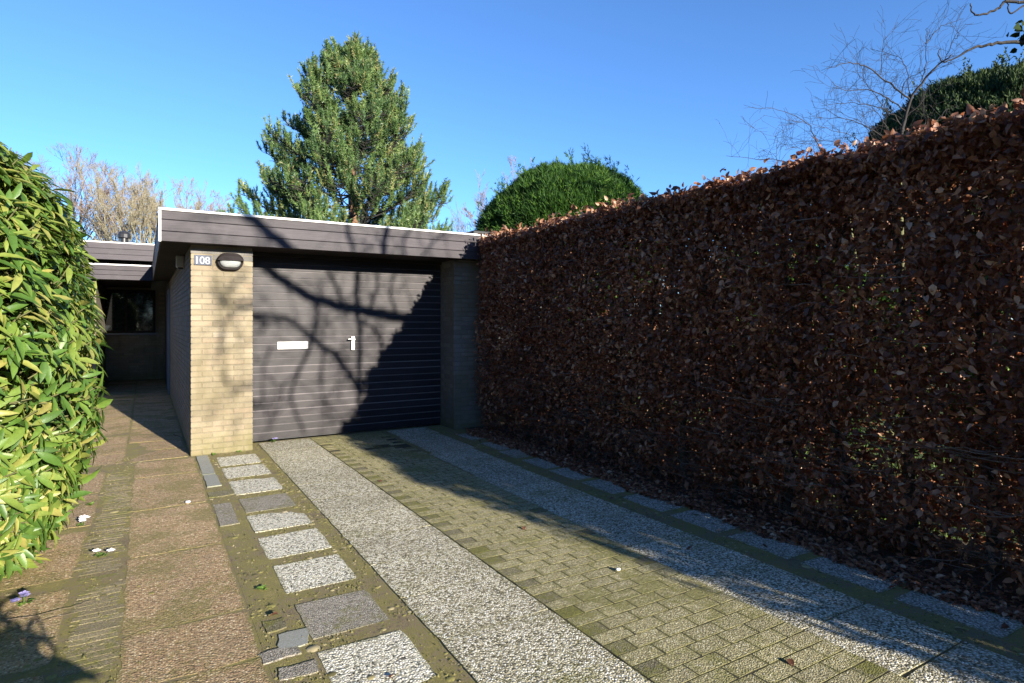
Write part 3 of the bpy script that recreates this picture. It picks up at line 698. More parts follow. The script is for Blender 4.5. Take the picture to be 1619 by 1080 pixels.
V1 = np.vstack([p_[0] for p_ in parts_]); F1 = np.vstack([p_[1] + sum(len(q_[0]) for q_ in parts_[:i_]) for i_, p_ in enumerate(parts_)]); r1 = np.concatenate([p_[2] for p_ in parts_])
Pb, Rb, Sb, rrb = leaves(15000, -3.9, 1.0, .085)
# loose leaf sprays standing proud of the clipped top
Pc = []; nC = 4200
for i in range(nC):
    y = rng.uniform(1.0, 7.3); q = n1(y, 0, 31, 3.3)
    Pc.append((hface(y, 2.5) + rng.uniform(-.02, .7), y, 2.57 + abs(rng.normal(0, .035 + .07 * max(0, q)))))
Pc = np.array(Pc); V3, F3, r3_ = scatter(BV, BF, Pc, frames(rvec(nC) + np.array([[0, 0, .3]]), rvec(nC) + np.array([[-.3, -.3, .6]])), .065 * rng.uniform(.6, 1.2, nC), rng.random(nC))
V2, F2, r2 = scatter(BV, BF, Pb, Rb, Sb, rrb)
o = obj('foliage', mesh('foliage', np.vstack([V1, V2, V3]), np.vstack([F1, F2 + len(V1), F3 + len(V1) + len(V2)]), M['beech'], False, np.concatenate([r1, r2, r3_])), hedge); o['kind'] = 'stuff'
# stems and twig network
y = -3.7
while y < 7.3:
    x = 4.2 + rb.gauss(0, .05); L = [(x, y, -.04), (x + rb.gauss(0, .04), y + rb.gauss(0, .05), .6), (x + rb.gauss(0, .07), y + rb.gauss(0, .09), 1.4), (x + rb.gauss(0, .1), y + rb.gauss(0, .1), 2.3)]
    V, F = tubes(line_segs(L, .030 + .022 * rb.random(), .010, 4, .006), 6); obj('stem', mesh('stem', V, F, M['stem'], True), hedge)
    y += .36 + rb.random() * .16
segs = []
for i in range(2600):
    y = rng.uniform(.9, 7.4) if i < 2300 else rng.uniform(-3.9, .9); z = rng.uniform(.05, 2.3) * (1 if rng.random() < .6 else .5)
    s_ = -1 if rng.random() < .7 else 1
    p = Vector((4.2, y, z)); d = Vector((s_ * rng.uniform(.5, 1), rng.normal(0, .8), rng.normal(.15, .4)))
    sub = []; grow(sub, p, d, rng.uniform(.28, .5), rng.uniform(.003, .007), 1, rb, .7, .05, 4, (1, 3), .22, .6, .0011)
    segs += [s for s in sub if 3.80 < s[3] < 4.7 and s[5] < 2.66 and s[5] > 0 and s[4] < 7.5]
# old bare horizontal branches low in the hedge
for i in range(420):
    y = rng.uniform(1.0, 6.8); z = rng.uniform(.08, 1.0 if i % 3 else 2.2); x = hface(y, z) + rng.uniform(-.02, .2)
    L = [(x, y, z), (x - .02 + rng.normal(0, .03), y + .22, z + rng.normal(0, .03)), (x + rng.normal(0, .04), y + .45, z + rng.normal(0, .06))]
    segs += line_segs(L, rng.uniform(.002, .005), .0012, 3, .006)
V, F = tubes(segs, 3); o = obj('twigs', mesh('twigs', V, F, M['hedge_twig']), hedge); o['kind'] = 'stuff'

# dry leaf litter and dark soil under the hedge, creeping over the outer slabs
n = 7500; yy_ = rng.uniform(.9, 7.4, n); P = np.column_stack([3.74 + np.abs(rng.normal(0, .22, n)) + np.array([.07 * n1(b, 0, 41, 2.5) for b in yy_]) - .05, yy_, rng.uniform(.004, .03, n)])
V, F, q = scatter(BV, BF, P, frames(rvec(n) * np.array([[1, 1, .25]]), np.array([[0, 0, 1.]]) + rng.normal(size=(n, 3)) * .35), .045 * rng.uniform(.5, 1.2, n), rng.random(n) * .7)
o = obj('leaf_litter', mesh('leaf_litter', V, F, M['beech'], False, q)); tag(o, 'dark dry leaf litter lying along the foot of the beech hedge', 'leaf litter', kind='stuff')
sheet('soil_strip', 3.80, 4.74, -4, 7.6, .010, .03, .07, M['soil'])

# ------------------------------------------------------------------ broadleaf evergreen shrub on the left
shrub = empty('evergreen_shrub', (0, 0, 0)); tag(shrub, 'large sunlit evergreen shrub with long yellow-green leaves beside the path', 'shrub')
def shrub_pt(u, v, k=1.):
    """superellipsoid surface, u azimuth, v elevation"""
    c = lambda a, e: math.copysign(abs(math.cos(a)) ** e, math.cos(a)); s2 = lambda a, e: math.copysign(abs(math.sin(a)) ** e, math.sin(a))
    e1, e2 = .72, .95
    x = -1.62 + 1.36 * k * c(v, e1) * c(u, e2); y = 4.65 + 1.55 * k * c(v, e1) * s2(u, e2); z = 1.24 + 1.52 * k * s2(v, e1)
    if z < 1.0: x -= (1.0 - z) ** 2 * .10
    if z > 2.1: x -= (z - 2.1) * .10
    return Vector((x, y, z))
PL, DL, NL, SL, TL = [], [], [], [], []
stems = []
def whorl(p, out, nl, size):
    ax = (out + Vector((0, 0, .5)) + Vector(rng.normal(0, .28, 3))).normalized()
    t1 = ax.orthogonal().normalized(); t2 = ax.cross(t1); a0 = rng.uniform(0, 6.28)
    tone = rng.random()
    for j in range(nl):
        a = a0 + j * 2.4; h = rng.uniform(-.05, .02) - .012 * (nl - j) * .5
        sd_ = t1 * math.cos(a) + t2 * math.sin(a); el = rng.uniform(-.1, .8)
        d = (sd_ + ax * el + Vector((0, 0, -.42)) + Vector((.12, 0, 0))).normalized()
        PL.append(p + ax * h + sd_ * .006); DL.append(d); NL.append((ax * 1.0 + Vector((0, 0, .45)) - sd_ * .25)); SL.append(size * rng.uniform(.55, 1.3)); TL.append((tone * .5 + rng.random() * .5))
    stems.append((*(p - ax * .28 - Vector((.05, 0, .03))), *p, .006, .004))
cnt = 0
while cnt < 5400:
    u = rng.uniform(-2.3, 1.5); v = rng.uniform(-1.45, 1.57)
    if rng.random() > abs(math.cos(v)) * .8 + .2: continue
    k = 1 - abs(rng.normal(0, .05)) - (.12 if rng.random() < .25 else 0) + .05 * n1(u * 2, v * 2, 1, 1.5) + .03 * n1(u, v, 5, 6)
    p = shrub_pt(u, v, k); q = shrub_pt(u, v, k * 1.05)
    if p.z < .05: continue
    whorl(p, (q - p).normalized(), int(rng.integers(6, 10)), .118); cnt += 1
# low branch on the off-frame side near the camera
for i in range(330):
    whorl(Vector((-.26 + rng.normal(0, .14), .95 + rng.normal(0, .17), min(.8, abs(rng.normal(.48, .15))))), Vector((.5, -.2, .5)), 7, .17)
PL = np.array(PL); DL = np.array(DL); NL = np.array(NL); SL = np.array(SL); TL = np.array(TL)
RL = frames(DL, NL)
fx = (PL[:, 0] * math.sin(TH) + PL[:, 1] * math.cos(TH)); ux = (PL[:, 0] * math.cos(TH) - PL[:, 1] * math.sin(TH)) / fx
ncam = np.abs(np.einsum('ij,ij->i', RL[:, :, 2], norm(camp - PL)))
cx_ = PL - np.array([-1.62, 4.65, 1.24]); outq = (cx_[:, 0] / 1.36) ** 2 + (cx_[:, 1] / 1.55) ** 2 + (cx_[:, 2] / 1.52) ** 2
score = np.where((ux > -.84) & (ux < -.5) & (PL[:, 1] > 2.5) & (outq > .75), SL * (ncam + .3) / np.linalg.norm(PL - camp, axis=1), 0)
pick = np.argsort(-score)[:300]; rest = np.ones(len(PL), bool); rest[pick] = False
sm = []
for k in range(8):
    tv = LV.copy(); tv[:, 0] *= .9 + .3 * rng.random(); tv[:, 2] += (rng.random() - .6) * .35 * tv[:, 1] ** 2
    sm.append(mesh('leaf', tv, LF, M['laurel'], True, [k / 8] * len(tv)))
for i in pick: place_leaf(i, PL, RL, SL, sm, shrub)
# three slightly different curls
Vs, Fs, rs_ = [], [], []; b_ = 0; idx = np.where(rest)[0]
for k in range(4):
    ii = idx[k::4]; tv = LV.copy(); tv[:, 2] += (-.25 + .16 * k) * .8 * tv[:, 1] ** 2; tv[:, 0] *= .9 + .08 * k
    V, F, q = scatter(tv, LF, PL[ii], RL[ii], SL[ii], TL[ii]); Vs.append(V); Fs.append(F + b_); rs_.append(q); b_ += len(V)
o = obj('foliage', mesh('foliage', np.vstack(Vs), np.vstack(Fs), M['laurel'], True, np.concatenate(rs_)), shrub); o['kind'] = 'stuff'
V, F = tubes(stems, 4); o = obj('twigs', mesh('twigs', V, F, M['shrub_wood'])); o.parent = shrub; o['kind'] = 'stuff'
for i in range(7):
    a = i * .9; L = [(-1.5 + .1 * math.cos(a), 4.7 + .1 * math.sin(a), -.04), (-1.5 + .4 * math.cos(a), 4.7 + .45 * math.sin(a), .7), (-1.5 + .8 * math.cos(a), 4.7 + .9 * math.sin(a), 1.6)]
    V, F = tubes(line_segs(L, .035, .015, 4, .01), 6); obj('stem', mesh('stem', V, F, M['dark_bark'], True), shrub)

# ------------------------------------------------------------------ pine
def pine():
    root = empty('pine_tree', (6.45, 22.05, 0)); tag(root, 'big broad conical pine tree behind the garage roof', 'tree')
    Ht = 11.6; sh = []; br = []
    V, F = tubes(line_segs([(0, 0, -.05), (.1, 0, 4), (0, .05, 8), (0, 0, Ht - .6)], .28, .04, 6), 10)
    obj('trunk', mesh('trunk', V, F, M['pine_bark'], True), root)
    rp = random.Random(21)
    def env(z): # crown radius by height
        t = (z - 2.0) / (Ht - 2.0)
        return max(.12, 4.15 * (1 - t) ** .72)
    z = 2.2
    while z < Ht - .3:
        nb = rp.randint(5, 7) if z < Ht - 1.5 else 4; a0 = rp.uniform(0, 6.28)
        for j in range(nb):
            a = a0 + j * 6.283 / nb + rp.gauss(0, .18); R_ = env(z) * rp.uniform(.74, 1.08)
            rise = R_ * rp.uniform(.22, .45); sag = .05 * R_
            o_ = Vector((math.cos(a), math.sin(a), 0)); tn = Vector((-math.sin(a), math.cos(a), 0))
            pts = [Vector((0, 0, z)), o_ * R_ * .35 + Vector((0, 0, z + rise * .15 - sag)), o_ * R_ * .7 + tn * rp.gauss(0, .12) + Vector((0, 0, z + rise * .45)), o_ * R_ + tn * rp.gauss(0, .2) + Vector((0, 0, z + rise))]
            br.extend(line_segs(pts, .014 + .009 * R_, .010, 3))
            L = smooth_line(pts, 8)
            for q in range(6, len(L)):
                f = q / (len(L) - 1)
                if f < .42: continue
                for _ in range(3 if R_ > 1 else 2):
                    side = rp.choice((-1, 1)); ln = (1.1 - f * .55) * min(1.0, R_ * .42) * rp.uniform(.35, 1)
                    p = Vector(L[q]); d = (o_ * .6 + tn * side * rp.uniform(.3, 1.0) + Vector((0, 0, rp.uniform(.1, .6)))).normalized()
                    e = p + d * ln; br.append((*p, *e, .012, .007))
                    if rp.random() < .26: continue
                    for _k in range(2 if ln > .5 else 1):
                        s_ = p.lerp(e, rp.uniform(.45, 1)) if _k else e
                        dd = (d * .35 + Vector((0, 0, rp.uniform(.6, 1.2))) + Vector((rp.gauss(0, .22), rp.gauss(0, .22), 0))).normalized()
                        sh.append((s_, dd, rp.uniform(.30, .60)))
            e = Vector(L[-1]); sh.append((e, (o_ * .3 + Vector((0, 0, 1))).normalized(), .55))
        z += rp.uniform(.30, .46) if z < Ht - 2 else .26
    for i in range(8): sh.append((Vector((rp.gauss(0, .12), rp.gauss(0, .12), Ht - .9 + .09 * i)), Vector((rp.gauss(0, .25), rp.gauss(0, .25), 1)).normalized(), .45))
    sh.append((Vector((0, 0, Ht - .5)), Vector((0, 0, 1)), .6))
    V, F = tubes(br, 4); o = obj('branches', mesh('branches', V, F, M['dark_bark']), root); o['kind'] = 'stuff'
    # needles
    n = len(sh); K = 80
    B = np.array([s[0][:] for s in sh]); D = np.array([s[1][:] for s in sh]); Ln = np.array([s[2] for s in sh])
    t = rng.random((n, K)); base = B[:, None] + D[:, None] * (Ln[:, None] * t)[..., None]
    dirn = norm(D[:, None] * .85 + rng.normal(size=(n, K, 3)) * .62)
    nl = rng.uniform(.08, .15, (n, K)); wv = norm(np.cross(dirn, rng.normal(size=(n, K, 3)))) * .013
    V = np.stack([base - wv, base + wv, base + dirn * nl[..., None]], axis=2).reshape(-1, 3)
    F = np.arange(len(V)).reshape(-1, 3)
    tone = np.clip(rng.normal(.55, .30, n), 0, .96); tone[rng.random(n) < .03] = .99
    rr = np.repeat(np.clip(tone[:, None] + rng.normal(0, .08, (n, K)), 0, 1).ravel(), 3)
    o = obj('crown', mesh('crown', V, F, M['needle'], False, rr), root); o['kind'] = 'stuff'
    print('pine shoots', n)
pine()

# ------------------------------------------------------------------ clipped conifer and dark evergreen beyond the hedge
def dome_tree(name, label, cx, cy, zc, rx, ry, rz, n, mat, seed, lean=(0, 0), tipscale=1., blade=.16, width=.022, wild=()):
    root = empty(name, (cx, cy, 0)); tag(root, label, 'tree')
    V, F = tubes(line_segs([(0, 0, -.05), (.02, 0, zc * .6), (0, 0, zc + rz * .5)], .14, .04, 4), 8); obj('trunk', mesh('trunk', V, F, M['dark_bark'], True), root)
    rg = np.random.default_rng(seed)
    d = norm(rg.normal(size=(n, 3))); d[:, 2] = np.where(d[:, 2] < -.35, -d[:, 2], d[:, 2])
    lump = np.array([1 + .06 * n1(a, b, c + seed, 3) + .05 * n1(a, b, c + seed, 8) for a, b, c in d])
    k = lump * (1 - np.abs(rg.normal(0, .07, n)))
    B = d * np.array([[rx, ry, rz]]) * k[:, None] + np.array([[0, 0, zc]])
    ax = norm(d * .55 + np.array([[0, 0, .62]]) + rg.normal(size=(n, 3)) * .22)
    # trailing wild shoots
    ws = []
    for i in range(150):     # pointed sprays breaking the outline
        a, el = rg.uniform(0, 6.28), rg.uniform(-.1, 1.4); q = np.array([math.cos(a) * math.cos(el), math.sin(a) * math.cos(el), math.sin(el)])
        b0 = q * np.array([rx, ry, rz]) + np.array([0, 0, zc]); L_ = rg.uniform(.12, .34); dd = norm(q * .6 + np.array([0, 0, .7]) + rg.normal(size=3) * .25)
        for j in range(7): ws.append(tuple(b0 + dd * L_ * (j / 6)))
    for (x, y, z, h, lx) in wild:
        for i in range(16):
            f = i / 15; ws.append((x + lx * f * f, y, z + h * f))
    K = 9
    if ws:
        W = np.array(ws); B = np.vstack([B, W]); ax = np.vstack([ax, norm(np.tile([[-.5, 0, .9]], (len(W), 1)) + rg.normal(size=(len(W), 3)) * .5)]); n = len(B)
    dirs = norm(ax[:, None] + rg.normal(size=(n, K, 3)) * .38); base = B[:, None] + ax[:, None] * rg.uniform(0, .10, (n, K, 1)) * tipscale
    ln = blade * rg.uniform(.5, 1.25, (n, K)) * tipscale
    if ws: ln[-len(ws):] *= .55
    wv = norm(np.cross(dirs, rg.normal(size=(n, K, 3)))) * width * .5
    mid = base + dirs * (ln * .45)[..., None]
    V = np.stack([base, mid - wv, mid + wv, base + dirs * ln[..., None] + np.array([0, 0, -.1]) * ln[..., None] * 0], axis=2).reshape(-1, 3)
    b_ = np.arange(n * K)[:, None] * 4
    F = np.vstack([b_ + np.array([[0, 2, 1]]), b_ + np.array([[1, 2, 3]])])
    tone = np.clip(rg.normal(.5, .25, n), 0, 1); rr = np.repeat(np.clip(tone[:, None] + rg.normal(0, .1, (n, K)), 0, 1).ravel(), 4)
    o = obj('crown', mesh('crown', V, F, mat, False, rr), root); o['kind'] = 'stuff'
    # inner boughs so the crown is not hollow
    sg = []
    for i in range(90):
        q = d[i] * np.array([rx, ry, rz]) * .85; sg.append((0, 0, zc * .6, q[0], q[1], q[2] + zc, .03, .008))
    V, F = tubes(sg, 4); o = obj('branches', mesh('branches', V, F, M['dark_bark']), root); o['kind'] = 'stuff'
    # dense inner layer of old foliage
    m = n // 2; d2 = norm(rg.normal(size=(m, 3))); B2 = d2 * np.array([[rx, ry, rz]]) * rg.uniform(.6, .88, (m, 1)) + np.array([[0, 0, zc]])
    tV, tF = leaf_template([0, .5, 1], [0, .35, 0], .2, -.2)
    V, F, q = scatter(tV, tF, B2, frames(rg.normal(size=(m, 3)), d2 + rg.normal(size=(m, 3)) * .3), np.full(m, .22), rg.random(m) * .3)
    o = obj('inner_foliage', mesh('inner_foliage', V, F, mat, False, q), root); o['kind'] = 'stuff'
dome_tree('conifer_tree', 'rounded bright green conifer with one wispy leader, behind the hedge', 6.84, 9.2, 2.75, 1.70, 1.6, 1.50, 26000, M['cypress'], 4, blade=.13, width=.012,
          wild=((.25, -.3, 4.25 - .0, .42, -.12), (.35, -.2, 4.2, .25, .12), (-.9, -.3, 3.95, .25, .1), (1.6, 0, 3.6, .25, .15), (1.05, -.2, 4.0, .22, -.05)))
dome_tree('evergreen_tree', 'dark green evergreen rising behind the right part of the hedge', 11.1, 4.15, 3.2, 2.0, 2.2, 1.95, 34000, M['dark_ever'], 9, blade=.085, width=.016)
# evergreen bushes in the garden seen through the hedge
dome_tree('garden_bush', 'bright green garden bush glimpsed through the gaps at the right end of the hedge', 5.9, 1.6, .65, .65, .8, .65, 2000, M['weed'], 12, blade=.10, width=.03)
dome_tree('garden_bush', 'dark green garden bush behind the middle of the hedge', 6.6, 4.6, 1.0, 1.1, 1.4, 1.1, 4000, M['cypress'], 13)

# ------------------------------------------------------------------ hedge closing the garden, and unseen hedges added to block sky light
def screen(name, label, x0, x1, y0, y1, h, mat, n, seed, size=.3):
    root = empty(name, (0, 0, 0)); tag(root, label, 'hedge'); rg = np.random.default_rng(seed)
    P = np.column_stack([rg.uniform(x0, x1, n), rg.uniform(y0, y1, n), h * (1 - rg.random(n) ** 1.6 * .98)])
    P[:, 2] += np.array([.25 * n1(a, b, seed, .6) for a, b in P[:, :2]])
    tV, tF = leaf_template([0, .5, 1], [0, .3, 0], .2, -.2)
    V, F, q = scatter(tV, tF, P, frames(rvec(n) + np.array([[0, 0, .4]]), rvec(n)), size * rg.uniform(.5, 1.2, n), rg.random(n))
    o = obj('foliage', mesh('foliage', V, F, mat, False, q), root); o['kind'] = 'stuff'
    sg = []; L = max(x1 - x0, y1 - y0); k = int(L / 1.2)
    for i in range(k):
        f = (i + .5) / k; x = x0 + (x1 - x0) * (f if x1 - x0 > y1 - y0 else .5); y = y0 + (y1 - y0) * (f if y1 - y0 >= x1 - x0 else .5)
        V, F = tubes([(x, y, -.05, x + .05, y, h * .8, .06, .03)], 6); obj('stem', mesh('stem', V, F, M['dark_bark'], True), root)
screen('screen_hedge', 'dark green hedge closing the garden far behind the beech hedge', 14, 15.6, -8, 32, 4.9, M['dark_ever'], 34000, 3)
screen('screen_hedge', 'tall dark hedge added out of view left of the shrub to block sky light', -9, -7.4, -10, 13, 6.2, M['dark_ever'], 26000, 5, .4)  # added blocker, keeps sky light from the left off the shaded parts
screen('sky_block_hedge', 'long dark hedge added unseen behind the viewer to block low sky light', -26, 34, -34, -32, 5.5, M['dark_ever'], 26000, 6, .6)  # added blocker for the low sky behind the camera
# ------------------------------------------------------------------ bare trees beyond the house
def bare_tree(loc, H, label, bark, twig, seed, stems=5, spread=.5, levels=4, lean=.35, r0=.10, group='bare trees beyond the houses', kids=(4, 6), tr=.006):
    root = empty('bare_tree', loc); tag(root, label, 'tree', group); rt = random.Random(seed)
    V, F = tubes(line_segs([(0, 0, -.1), (.05, 0, H * .12), (0, 0, H * .24)], r0 * 1.6, r0 * 1.2, 3), 8); obj('trunk', mesh('trunk', V, F, bark, True), root)
    sg = []
    for i in range(stems):
        a = i * 6.283 / stems + rt.random(); d = Vector((math.cos(a) * lean, math.sin(a) * lean, 1))
        grow(sg, (0, 0, H * .2), d, H * .55 * rt.uniform(.85, 1.1), r0, levels, rt, spread + .08, .16, 5, kids, .10, .58, tr)
    sg = [s for s in sg if s[5] < H * 1.02]
    A = np.array(sg); thick = A[:, 6] > tr * 2.6
    V, F = tubes(A[thick], 5); obj('limbs', mesh('limbs', V, F, bark, True), root)
    V, F = tubes(A[~thick], 3); o = obj('twigs', mesh('twigs', V, F, twig), root); o['kind'] = 'stuff'
def at(px, d):
    u = (px - 809.5) / 960; return (d * (math.sin(TH) + u * math.cos(TH)), d * (math.cos(TH) - u * math.sin(TH)), 0)
bare_tree(at(112, 42), 13.6, 'tall grey bare tree rising just right of the evergreen shrub', M['dark_bark'], M['grey_twig'], 2, 5, .5, 4, .30, .14, kids=(4, 6), tr=.008)
bare_tree(at(222, 34), 10.4, 'pale yellow-stemmed bare tree fanning up behind the rear roof', M['yellow_bark'], M['olive_twig'], 5, 8, .42, 4, .42, .09, kids=(4, 6), tr=.0075)
bare_tree(at(178, 38), 10.5, 'reddish brown bare tree between the grey and yellow-stemmed ones', M['grey_twig'], M['red_twig'], 8, 5, .5, 4, .35, .10, kids=(4, 6), tr=.008)
bare_tree(at(292, 40), 10.9, 'brown bare tree just left of the garage roof corner', M['grey_twig'], M['red_twig'], 11, 6, .5, 4, .40, .11, kids=(4, 6), tr=.008)
bare_tree(at(352, 50), 12.0, 'faint distant bare tree between the garage roof corner and the pine', M['grey_twig'], M['grey_twig'], 14, 4, .5, 3, .4, .12, kids=(4, 6), tr=.010)
bare_tree(at(772, 44), 12.3, 'pinkish bare tree between the pine and the rounded conifer', M['grey_twig'], M['red_twig'], 17, 6, .45, 4, .32, .12, kids=(4, 6), tr=.008)
bare_tree(at(728, 50), 11.2, 'small hazy bare tree touching the right side of the pine', M['grey_twig'], M['grey_twig'], 19, 4, .5, 3, .35, .12, kids=(4, 6), tr=.010)

# ------------------------------------------------------------------ bare shrub behind the hedge, and the overhanging tree at the right
def pt(px, py, d):
    x, y, _ = at(px, d); return (x, y, 1.5 + (508 - py) / 960 * d)
def z7(x, y): return 1100 + x * .3704, y * .3704
def spray(paths, r0, r1, dmid, rsd, twl, tn, tr=.0018):
    sg = []
    for L, ra in paths:
        d0 = dmid + rsd.uniform(-.4, .4); sl = rsd.uniform(-.12, .12)
        P3 = [pt(*z7(*p), d0 + sl * i) for i, p in enumerate(L)]
        ls = line_segs(P3, ra, max(tr * 1.6, ra * .3), 5, .006); sg += ls
        for s in ls[2:]:
            for _ in range(tn):
                if rsd.random() < .62:
                    p = Vector(s[:3]); dd = (Vector(s[3:6]) - p).normalized()
                    sd_ = Vector((rsd.gauss(0, 1), rsd.gauss(0, 1), rsd.gauss(.3, 1))).normalized()
                    grow(sg, p, dd * .5 + sd_ * .9, twl * rsd.uniform(.3, 1.1), tr * 1.5, 1, rsd, .7, .1, 4, (1, 3), .22, .55, tr)
    return sg
bs = empty('bare_shrub', (7.0, 3.2, 0)); bs.location = (0, 0, 0); tag(bs, 'bare arching shrub with fine twigs sticking up behind the hedge', 'shrub')
rq = random.Random(31)
paths = [([(870, 760), (880, 580), (915, 430), (1000, 310), (1090, 235)], .020), ([(915, 430), (830, 360), (740, 290), (660, 270), (560, 295)], .009), ([(900, 480), (820, 420), (740, 385), (640, 385), (580, 350)], .007),
         ([(890, 560), (830, 480), (700, 440), (540, 450)], .007), ([(880, 640), (760, 560), (640, 510), (500, 500)], .007), ([(640, 760), (540, 670), (500, 560), (430, 500), (300, 460)], .007),
         ([(620, 770), (440, 700), (300, 680), (130, 665)], .007), ([(960, 350), (980, 290), (980, 180), (985, 120)], .006), ([(980, 185), (1050, 110), (1140, 80)], .005), ([(790, 320), (795, 220), (810, 155)], .004),
         ([(880, 420), (900, 340), (1000, 290)], .006), ([(820, 700), (760, 600), (700, 520), (600, 480)], .005), ([(720, 720), (640, 640), (560, 600), (420, 610)], .005), ([(760, 700), (700, 600), (600, 560), (520, 540)], .005),
         ([(820, 480), (760, 400), (720, 350), (680, 300)], .004), ([(1060, 265), (1090, 190), (1120, 150)], .004), ([(900, 500), (1000, 400), (1080, 350)], .005), ([(345, 700), (345, 620), (347, 560)], .003),
         ([(860, 640), (800, 520), (740, 450), (650, 430)], .005), ([(560, 760), (520, 690), (440, 630), (380, 640)], .004), ([(920, 430), (900, 300), (860, 240), (800, 230)], .005), ([(1000, 560), (1040, 500), (1080, 460)], .005), ([(930, 600), (980, 520), (960, 470)], .005)]
sg = spray(paths, 0, 0, 6.2, rq, .42, 2, .0012)
A = np.array(sg); th = A[:, 6] > .0045
base = at(1425, 6.2)
st = line_segs([(base[0], base[1], -.05), (base[0] + .05, base[1], 1.3), pt(*z7(870, 760), 6.2)], .035, .020, 4)
st += line_segs([(base[0], base[1], -.05), (base[0] - .3, base[1] + .15, 1.3), pt(*z7(630, 765), 6.2)], .025, .008, 4)
V, F = tubes(np.array(st), 7); obj('stem', mesh('stem', V, F, M['shrub_wood'], True), bs)
V, F = tubes(A[th], 5); o = obj('limbs', mesh('limbs', V, F, M['shrub_stem'], True), bs); o['kind'] = 'stuff'
V, F = tubes(A[~th], 3); o = obj('twigs', mesh('twigs', V, F, M['shrub_stem']), bs); o['kind'] = 'stuff'

ot = empty('ivy_clad_tree', (0, 0, 0)); tag(ot, 'tree at the right edge sending bare crooked branches and ivy leaves into view', 'tree')
rq = random.Random(5)
tx, ty = 8.3, 1.7
V, F = tubes(line_segs([(tx, ty, -.05), (tx + .05, ty, 2), (tx, ty + .05, 4), (tx - .1, ty, 6.5)], .16, .07, 4, .02), 9); obj('trunk', mesh('trunk', V, F, M['dark_bark'], True), ot)
sg = []
def limb(pts, d, ra, rb_):
    P3 = [pt(*z7(*p), d) for p in pts]; ls = line_segs(P3, ra, rb_, 5, .004); sg.extend(ls); return P3
def flush():
    global sg
    V, F = tubes(np.array(sg), 6); obj('limb', mesh('limb', V, F, M['dark_bark'], True), ot); sg = []
limb([(1620, 215), (1480, 185), (1360, 181), (1270, 190), (1190, 205), (1120, 240), (1060, 268)], 5.9, .022, .006)
limb([(1060, 268), (1035, 240), (1045, 210)], 5.9, .006, .004)
sg += line_segs([(tx, ty, 4.6), (7.9, 1.8, 4.4), pt(*z7(1620, 215), 5.9)], .05, .022, 4); flush()
limb([(1640, -60), (1500, -20), (1401, 10), (1320, 8), (1290, 40), (1210, 64), (1185, 55), (1172, 15)], 5.6, .018, .005)
limb([(1500, -20), (1401, 25), (1345, 56), (1330, 10), (1300, -30)], 5.6, .010, .004)
sg += line_segs([(tx, ty, 5.0), (7.9, 1.75, 5.0), pt(*z7(1640, -60), 5.6)], .05, .018, 4); flush()
for i in range(7): grow(sg, (tx, ty, 5.0 + .25 * i), Vector((rq.gauss(.5, 1), rq.gauss(-.4, .8), .8)), 2.2, .035, 2, rq, .6, .15, 5, (2, 4), .2, .6, .003); flush()
n = 900; a = rng.uniform(0, 6.28, n); zz = rng.uniform(.3, 5.2, n); rad = rng.uniform(.15, .42, n)
P = np.column_stack([tx + np.cos(a) * rad, ty + np.sin(a) * rad, zz])
n2 = 60; c0 = np.array(pt(*z7(1432, 190), 5.9)); P2 = c0 + rng.normal(size=(n2, 3)) * np.array([.06, .06, .13]) + np.array([.06, -.03, 0]); P = np.vstack([P, P2])
c0 = np.array(pt(*z7(1440, 130), 5.9)); P = np.vstack([P, c0 + rng.normal(size=(30, 3)) * .07]); n = len(P)
V, F, q = scatter(BV * np.array([1.6, 1, 1]), BF, P, frames(rvec(n) + np.array([[0, 0, -.6]]), rvec(n) + np.array([[-.3, -.8, .4]])), np.full(n, .07) * rng.uniform(.7, 1.3, n), rng.random(n))
o = obj('ivy', mesh('ivy', V, F, M['ivy'], False, q), ot); o['kind'] = 'stuff'

# ------------------------------------------------------------------ street tree behind the viewer whose branches shade the garage door
stt = empty('street_tree', (0, 0, 0)); tag(stt, 'bare tree by the street whose branch shadows fall across the garage door', 'tree')
def back(X, Z, dist, Yp=8.05):
    k = dist / (-SUN.y); return (X + SUN.x * k, Yp + SUN.y * k, Z + SUN.z * k)
sg = []; rq = random.Random(77)
def shade(L, d, ra, rb_, tw=0, tl=.6, lv=1):
    P3 = [back(x, z, d + .15 * math.sin(i * 1.7)) for i, (x, z) in enumerate(L)]; ls = line_segs(P3, ra, rb_, 5, .01); sg.extend(ls)
    for s in ls:
        for _ in range(tw):
            if rq.random() < .5:
                p = Vector(s[:3]); dd = (Vector(s[3:6]) - p).normalized()
                grow(sg, p, dd * .5 + Vector((rq.gauss(0, .7), rq.gauss(0, .7), rq.gauss(0, .9))), tl * rq.uniform(.4, 1.2), .009, lv, rq, .6, .0, 4, (2, 3), .2, .6, .004)
D = 10.5
shade([(4.9, 1.0), (4.2, 1.25), (3.6, 1.42), (2.92, 1.57), (2.39, 1.66), (1.9, 1.78), (1.5, 2.0), (1.14, 2.28), (.81, 2.55), (.5, 2.9)], D, .090, .050, 1, .9)
shade([(2.46, .55), (2.37, .72), (2.2, .98), (1.91, 1.22), (1.67, 1.43), (1.43, 1.55), (1.11, 1.58), (.8, 1.5)], D + .6, .050, .022, 1, .8)
shade([(2.46, .3), (2.46, .75), (2.46, 1.41), (2.43, 1.7), (2.44, 2.2), (2.5, 2.75), (2.45, 3.3)], D - .5, .030, .045, 1, .8)
shade([(2.30, 1.6), (2.2, 1.84), (2.06, 2.16), (1.95, 2.6), (1.9, 3.0)], D, .030, .018, 1, .7)
shade([(1.90, 1.75), (1.88, 1.5), (1.85, 1.3), (1.72, .95), (1.6, .67), (1.6, .42), (1.76, .06)], D + .3, .032, .016, 1, .7)
